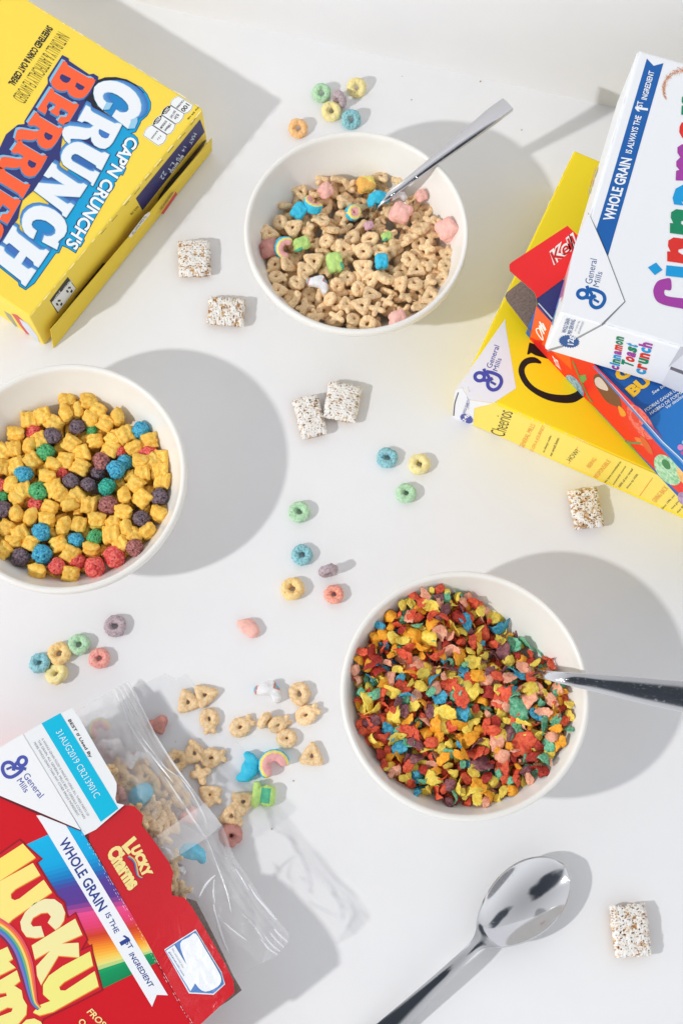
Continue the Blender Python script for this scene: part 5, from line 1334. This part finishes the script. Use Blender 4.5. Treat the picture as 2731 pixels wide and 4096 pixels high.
# ------------------------------------------------------------------ pieces strewn over the table
def hoop(seed):
    bm = bmesh.new(); nu, nv_ = 40, 20; sv = Vector((seed * 2.9, seed * 4.4, .7)); g_ = {}
    for i in range(nu):
        for j in range(nv_):
            a, b = 2 * math.pi * i / nu, 2 * math.pi * j / nv_
            n0 = Vector((math.cos(a), math.sin(a), 0))
            R = .50 * (1 + .07 * noise.noise(n0 * 1.4 + sv)); r = .298 * (1 + .14 * noise.noise(n0 * 1.8 + sv * 2))
            d = n0 * math.cos(b) + Vector((0, 0, 1.15)) * math.sin(b)
            p = n0 * R + d * r
            q = noise.noise(p * 4 + sv) * .06 + noise.noise(p * 10 + sv) * .03 - max(0, noise.noise(p * 4.2 + sv * 3) - .34) * .35
            g_[(i, j)] = bm.verts.new(p + d.normalized() * q)
    for i in range(nu):
        for j in range(nv_):
            bm.faces.new([g_[(i, j)], g_[((i + 1) % nu, j)], g_[((i + 1) % nu, (j + 1) % nv_)], g_[(i, (j + 1) % nv_)]])
    bmesh.ops.recalc_face_normals(bm, faces=bm.faces[:])
    me = bpy.data.meshes.new('cereal_hoop'); bm.to_mesh(me); bm.free()
    me.polygons.foreach_set('use_smooth', [True] * len(me.polygons)); me.transform(Matrix.Scale(CM, 4))
    return me
def sugar2(cx, c2, lo_=.26, hi=.54): return mat('sugared_hoop', cx, rough=0.7, spec=0.25, c2=c2, vscale=6.0, bump=0.5, bscale=15, lo_=lo_, hi=hi, sss=0.08)
HC = {'green': sugar2((196, 228, 194), (112, 192, 132)), 'yellow': sugar2((248, 236, 176), (244, 214, 118)), 'blue': sugar2((160, 210, 216), (36, 138, 162)), 'orange': sugar2((251, 222, 160), (244, 176, 78)), 'red': sugar2((250, 182, 160), (232, 84, 68)), 'purple': sugar2((196, 180, 186), (134, 110, 120)), 'peach': sugar2((251, 206, 148), (246, 158, 82)), 'pink': sugar2((248, 182, 170), (230, 104, 102))}
HOOP = [hoop(s) for s in range(1, 6)]
for h in HOOP: h.materials.append(HC['green'])
kt, km = K1(1100, 250, 3.4844), K1(1000, 1750, 1.96)
kd = lambda x, y: (x / .57415, y / .57415)
def stand(a): return Matrix.Rotation(a, 3, 'Z') @ Matrix.Rotation(math.radians(84), 3, 'X')
hoops = [(kt(645, 425), 'green', 'mint green cereal hoop above the far bowl, leftmost of its cluster', .5, None), (kt(1135, 350), 'yellow', 'pale yellow cereal hoop above the far bowl, topmost of its cluster', .6, None), (kt(783, 680), 'yellow', 'pale yellow cereal hoop touching the grey purple one above the far bowl', .4, None),
         (kt(895, 505), 'purple', 'grey purple cereal hoop on its edge above the far bowl', 0, -.75), (kt(1058, 795), 'blue', 'teal blue cereal hoop just above the rim of the far bowl', .55, None), (kt(322, 920), 'peach', 'orange cereal hoop alone at the upper left of the far bowl', .5, None),
         (km(1075, 160), 'blue', 'teal blue cereal hoop in the group of three left of the box stack', .0, None), (km(1325, 210), 'yellow', 'pale yellow cereal hoop in the group of three left of the box stack', .1, None), (km(1222, 437), 'green', 'mint green cereal hoop in the group of three left of the box stack', .05, None),
         (km(387, 583), 'green', 'mint green cereal hoop alone at the tip of the left bowl shadow', .05, None), (km(407, 922), 'blue', 'teal blue cereal hoop in the middle of the table above the orange one', .0, None), (km(612, 1044), 'purple', 'grey purple cereal hoop on its edge in the middle of the table', 0, .35), (km(333, 1187), 'orange', 'yellow orange cereal hoop in the middle of the table', .2, None), (km(657, 1230), 'red', 'coral red cereal hoop left of the flake bowl', .05, None),
         (kd(265, 1438), 'purple', 'grey purple cereal hoop lying flat above the torn box', .05, None), (kd(182, 1480), 'green', 'mint green cereal hoop above the torn box', .1, None), (kd(137, 1501), 'orange', 'orange cereal hoop squeezed between others above the torn box', .15, None), (kd(229, 1512), 'pink', 'pink cereal hoop right of its cluster above the torn box', .1, None), (kd(92, 1523), 'blue', 'teal blue cereal hoop leftmost in the cluster above the torn box', .3, None), (kd(131, 1548), 'yellow', 'pale yellow cereal hoop lowest in the cluster above the torn box', .45, None)]
for i, (p, cn, lb, tl2, st) in enumerate(hoops):
    s = (1.0, 1.02, 1.05, .98, 1.03)[i % 5] * (1.06 if cn == 'orange' and i > 9 else 1.0) * (.93 if cn in ('red', 'pink') else 1)
    if st is None: z = .31 + .3 * math.sin(tl2); R_m = rot_on((0, 0, 1), rnd.uniform(0, 6.28), tl2, math.pi * (.1 if i < 6 else 1.2))
    else: z = .76; R_m = stand(st); s = .95
    piece('cereal_hoop', HOOP[i % 5], at(p[0], p[1], z), R_m, lb, 'cereal hoop', 'cereal hoops strewn on the table', s, HC[cn])

# shredded wheat pillows
FROST = bpy.data.materials.new('frosted_wheat'); FROST.use_nodes = True
N, L = FROST.node_tree.nodes, FROST.node_tree.links
b = N['Principled BSDF']; b.inputs['Roughness'].default_value = .7; b.inputs['Specular IOR Level'].default_value = .2
va = N.new('ShaderNodeVertexColor'); va.layer_name = 'frost'
L.new(va.outputs['Color'], b.inputs['Base Color'])
nz = N.new('ShaderNodeTexNoise'); nz.inputs['Scale'].default_value = 1500; nz.inputs['Detail'].default_value = 4
bpn = N.new('ShaderNodeBump'); bpn.inputs['Strength'].default_value = .5; bpn.inputs['Distance'].default_value = .0005
tcn = N.new('ShaderNodeTexCoord'); L.new(tcn.outputs['Object'], nz.inputs['Vector']); L.new(nz.outputs['Fac'], bpn.inputs['Height']); L.new(bpn.outputs['Normal'], b.inputs['Normal'])
def wheat(seed, sx, sy, frost):
    n, m_ = 110, 90; sv = Vector((seed * 6.1, seed * 2.2, seed)); vs, fs, cols_ = [], [], []
    def surf(u, v, side):
        e = (1 - abs(u) ** 5) ** .42 * (1 - abs(v) ** 7) ** .35
        x = u * sx / 2 * (1 + .05 * noise.noise(Vector((v * 2.0, seed, 1))) + .035 * noise.noise(Vector((v * 9.0, seed, 5))))
        y = v * sy / 2 * (1 + .05 * noise.noise(Vector((u * 2.0, seed, 3))) + .035 * noise.noise(Vector((u * 9.0, seed, 7))))
        return Vector((x, y, side * .48 * e * (1 + .12 * noise.noise(Vector((u * 1.7, v * 1.7, seed))))))
    for side in (1, -1):
        for i in range(n + 1):
            for j in range(m_ + 1):
                u, v = -1 + 2 * i / n, -1 + 2 * j / m_
                p = surf(u, v, side)
                wob = noise.noise(p * 1.5 + sv) * .5
                strand = math.sin((p.y + .12 * noise.noise(Vector((p.x * 1.4, p.y * 1.4, seed)))) * 30 + wob * 5)            # woven strands along x
                gaps = noise.noise(Vector((p.x * 2.6, p.y * 7.5, seed * 3))) 
                fr_ = noise.noise(Vector((p.x * 2.2, p.y * 2.6, seed * 5))) * .6 + noise.noise(Vector((p.x * 5, p.y * 8, seed * 7))) * .5 + noise.noise(Vector((p.x * 12, p.y * 16, seed * 9))) * .35 + frost + .08
                if side < 0: fr_ -= .5
                hgt = strand * .020 + gaps * .055 + noise.noise(p * 8 + sv) * .035
                if fr_ > 0: hgt = hgt * .55 + min(.05, fr_ * .12)
                pit = max(0, noise.noise(Vector((p.x * 4.5, p.y * 11, seed * 11))) * .8 + noise.noise(p * 9 + sv) * .5 - .30)
                hgt -= min(.16, pit * .5)
                edge = max(abs(u) ** 6, abs(v) ** 6)
                nrm = Vector((u * edge, v * edge, side * (1 - edge * .6))).normalized()
                vs.append(p + nrm * hgt)
                t = max(0, min(1, fr_ * 5 + .5)); k = max(0, min(1, (gaps + .12) * 2.4 + strand * .18))
                w = Vector(lin((240, 237, 232))); ta = Vector(lin((226, 194, 150))) * (1 - (1 - k)) + Vector(lin((176, 128, 78))) * (1 - k)
                q_ = max(0, min(1, pit * 5)); cols_.append((w * t + ta * (1 - t)) * (1 - q_) + Vector(lin((148, 100, 56))) * q_)
        b0 = 0 if side == 1 else (n + 1) * (m_ + 1)
        for i in range(n):
            for j in range(m_):
                q = (b0 + i * (m_ + 1) + j, b0 + (i + 1) * (m_ + 1) + j, b0 + (i + 1) * (m_ + 1) + j + 1, b0 + i * (m_ + 1) + j + 1)
                fs.append(q if side == 1 else q[::-1])
    me = raw_mesh('wheat_biscuit', [v * CM for v in vs], fs, FROST, smooth=True)
    ca = me.color_attributes.new('frost', 'FLOAT_COLOR', 'POINT')
    for i, q in enumerate(cols_): ca.data[i].color = (q[0], q[1], q[2], 1)
    return me
for i, (x, y, w, h, a, fr_, lb) in enumerate([(447, 594, 72, 88, 4, .12, 'frosted shredded wheat biscuit left of the far bowl, upright in the picture'), (520, 716, 84, 62, -4, .08, 'frosted shredded wheat biscuit lying crosswise below left of the far bowl'), (711, 957, 60, 98, 14, .16, 'left of two touching frosted wheat biscuits, tilted, centre of the table'), (786, 924, 76, 88, -10, .22, 'right of two touching frosted wheat biscuits, centre of the table'), (1344, 1168, 68, 92, 8, .02, 'frosted shredded wheat biscuit below the yellow box of the stack'), (1446, 2137, 84, 112, 4, .10, 'frosted shredded wheat biscuit right of the lone spoon')]):
    sc2 = (at(*kd(x + 10, y), .5) - at(*kd(x, y), .5)).length / 10
    ang = math.radians(90 - 0 + a) if h > w else math.radians(a)
    L_, W_ = (max(w, h) * sc2, min(w, h) * sc2)
    if i == 1: L_, W_, ang = w * sc2, h * sc2 * 1.05, math.radians(90 + a); L_, W_ = h * sc2 * 1.08, w * sc2
    me = wheat(i + 2, W_ if i != 1 else L_, L_ if i != 1 else W_, fr_)
    rz = math.radians(a + 4.7) + (math.pi / 2 if i == 1 else 0)
    if i == 1: me.transform(Matrix.Identity(4))
    piece('wheat_biscuit', me, at(*kd(x, y), .5), Euler((rnd.uniform(-.05, .05), rnd.uniform(-.05, .05), (-rz if i != 1 else math.pi / 2 - rz))) if False else Euler((0, 0.03, rz)), lb, 'cereal biscuit', 'shredded wheat biscuits on the table', 1.0)

# oats and marshmallows that fell out of the bag
ks = K1(400, 2650, 1.4255)
OG = 'oat shapes spilled on the table'
for x, y, v, a, st, lb in [(500, 217, 0, 25, 0, 'tan oat triangle with a hole, touching another at the bag mouth top'), (608, 183, 0, -70, 0, 'tan oat triangle lying topmost beside the bag mouth'), (625, 337, 1, -80, 0, 'tan oat ring with a broken cratered top beside the bag'), (812, 360, 1, 40, 0, 'tan oat fish shape left of the middle trio on the table'), (937, 330, 6, 60, 1, 'narrow tan oat piece on its edge between two others'), (1025, 348, 1, 30, .5, 'plump tan oat shape in the middle trio on the table'), (1187, 292, 1, 35, 0, 'tan oat fish shape nearest the flake bowl'), (1137, 178, 2, -75, 0, 'tan oat arch right of the white marshmallow'), (1065, 433, 6, 10, 0, 'tan oat lump with a tiny hole, lowest of the middle trio'), (1208, 524, 0, 0, 0, 'tan oat triangle alone left of the flake bowl'), (537, 508, 0, 20, 0, 'tan oat triangle below the cratered ring'), (650, 541, 1, 15, 0, 'tan oat fish shape touching the oat triangle beside the film edge'), (575, 637, 3, 200, 0, 'tan oat clover shape with a small dark hole beside the film edge'), (628, 755, 5, 60, 0, 'tan oat bell shape above the folded film strip'), (826, 790, 0, -60, 0, 'tan oat triangle leaning on the green marshmallow'), (753, 866, 0, -8, 0, 'tan oat triangle below left of the green marshmallow'), (436, 562, 2, 30, 0, 'tan oat piece half covered by the film edge')]:
    p = ks(x, y)
    R_m = rot_on((0, 0, 1), math.radians(a), rnd.uniform(0, .15), rnd.uniform(0, 6)) if not st else Matrix.Rotation(math.radians(a), 3, 'Z') @ Matrix.Rotation(1.4 * st, 3, 'X')
    piece('oat_piece', OATS[v], at(p[0], p[1], .26 + .22 * st), R_m, lb, 'cereal piece', OG, 1.1 if not st else 1.0)
SG = 'marshmallows spilled on the table'
for k_, x, y, a, s, lb, m_, z, tl2 in [('unicorn', 958, 165, -8, 1.5, 'white marshmallow with blue and mauve ends lying beside the bag mouth', None, .3, 0), ('moon', 832, 598, -18, 1.36, 'bright blue crescent marshmallow on the table', None, .3, 0), ('rainbow', 995, 590, 28, 1.5, 'rainbow marshmallow with blue, yellow and pink bands on the table', None, .36, 0), ('hat', 930, 757, -92, 1.25, 'light green hat shaped marshmallow with a darker band', None, .36, .1), ('shoe', 745, 985, 40, 1.35, 'pink marshmallow in the shadow of the bag, shade put into its colour', M_MAUVE, .32, .3), ('heart', 330, 352, 30, 1.1, 'dusty pink marshmallow seen through the film edge', M_MAUVE, .3, 0)]:  # the horseshoe's mauve paints the bag's shade into its pink
    p = ks(x, y)
    piece('marshmallow', MSH[k_], at(p[0], p[1], z), rot_on((0, 0, 1), math.radians(a), tl2, 1.0), lb, 'marshmallow', SG, s, m_)
p = kd(573, 1443)
piece('marshmallow', MSH['balloon'], at(p[0], p[1], .3), Euler((0, 0, math.radians(-62))), 'flat pink balloon shaped marshmallow alone above the bag', 'marshmallow', SG, (1.28, 1.2, .75))
# still inside the bag
BG = 'cereal inside the clear bag'
for k_, x, y, z, a, s, lb, m_ in [('balloon', 235, 758, 2.6, 20, 1.45, 'large blue marshmallow seen through the clear bag', M_BLUE), ('moon', 525, 1102, 2.6, 80, 1.25, 'blue crescent marshmallow in the lower part of the clear bag', M_BLUE), ('heart', 508, 872, 1.4, 40, 1.0, 'pink marshmallow under the folded film strip', M_PINK), ('heart', 108, 758, 2.8, 70, .9, 'pink marshmallow at the notch of the torn flap', M_PINK), ('unicorn', 190, 560, 1.6, 60, 1.2, 'white and blue marshmallow in the middle of the clear bag', None), ('rainbow', 0, 385, 1.4, 30, 1.1, 'yellow and pink marshmallow at the top of the clear bag', None), ('heart', 60, 480, 1.2, 10, 1.2, 'white marshmallow at the upper left of the clear bag', M_WHITE), ('unicorn', 435, 1185, 2.6, 20, .9, 'white marshmallow at the torn flap under the clear bag', None)]:
    p = ks(x, y)
    piece('marshmallow', MSH[k_], at(p[0], p[1], z), rot_on((0, 0, 1), math.radians(a), .2, 2.0), lb, 'marshmallow', BG, s, m_)
rb = random.Random(21)
for x, y, z in [(120, 640, 2.8), (165, 690, 2.2), (95, 600, 3), (255, 640, 1.4), (300, 700, 1.5), (340, 760, 1.6), (300, 810, 2.4), (360, 840, 2.2), (330, 900, 3.0), (390, 930, 2.6), (300, 950, 3.4), (420, 700, 1.2), (380, 660, 1.0), (250, 900, 3.6), (200, 850, 3.6), (360, 1000, 3.3), (420, 1120, 3.2), (400, 1200, 3.4), (430, 1280, 3.5), (470, 1300, 3.4), (60, 640, 3.2), (230, 585, 1.2), (460, 780, 1.4), (290, 860, 3.1), (350, 950, 2.8)]:
    p = ks(x, y)
    piece('oat_piece', rb.choice(OATS), at(p[0], p[1], z), (rb.uniform(-.6, .6), rb.uniform(-.6, .6), rb.uniform(0, 6)), 'tan oat shape seen through the milky film of the clear bag', 'cereal piece', BG, 1.0)

# specks dropped on the table
crm_ = mat('cereal_crumb', (170, 146, 116), rough=.8)
cb_ = bmesh.new(); bmesh.ops.create_icosphere(cb_, subdivisions=2, radius=1)
for v in cb_.verts: v.co *= 1 + .35 * noise.noise(v.co * 1.7)
cm_ = bpy.data.meshes.new('crumb'); cb_.to_mesh(cm_); cb_.free(); cm_.materials.append(crm_); cm_.transform(Matrix.Scale(CM, 4))
for p, s, lb in ((kb1(948, 203), .10, 'tiny dark speck on the table between the hoops and the upright spoon'), (kb1(1323, 103), .13, 'tiny dark speck at the seam of table and wall'), (kb1(1547, 368), .10, 'tiny dark speck in front of the box stack'), (kb1(897, 75), .07, 'tiny speck above the far bowl near the seam'), (ks(980, 950), .10, 'tiny greenish crumb in the shadow of the clear bag'), (ks(432, 452), .07, 'tiny dark crumb on the film beside the oats'), (ks(1102, 675), .10, 'tiny crumb below the rainbow marshmallow')):
    piece('crumb', cm_, at(p[0], p[1], s * .3), (rnd.random(), rnd.random(), 0), lb, 'crumb', 'specks on the table', s * .5)
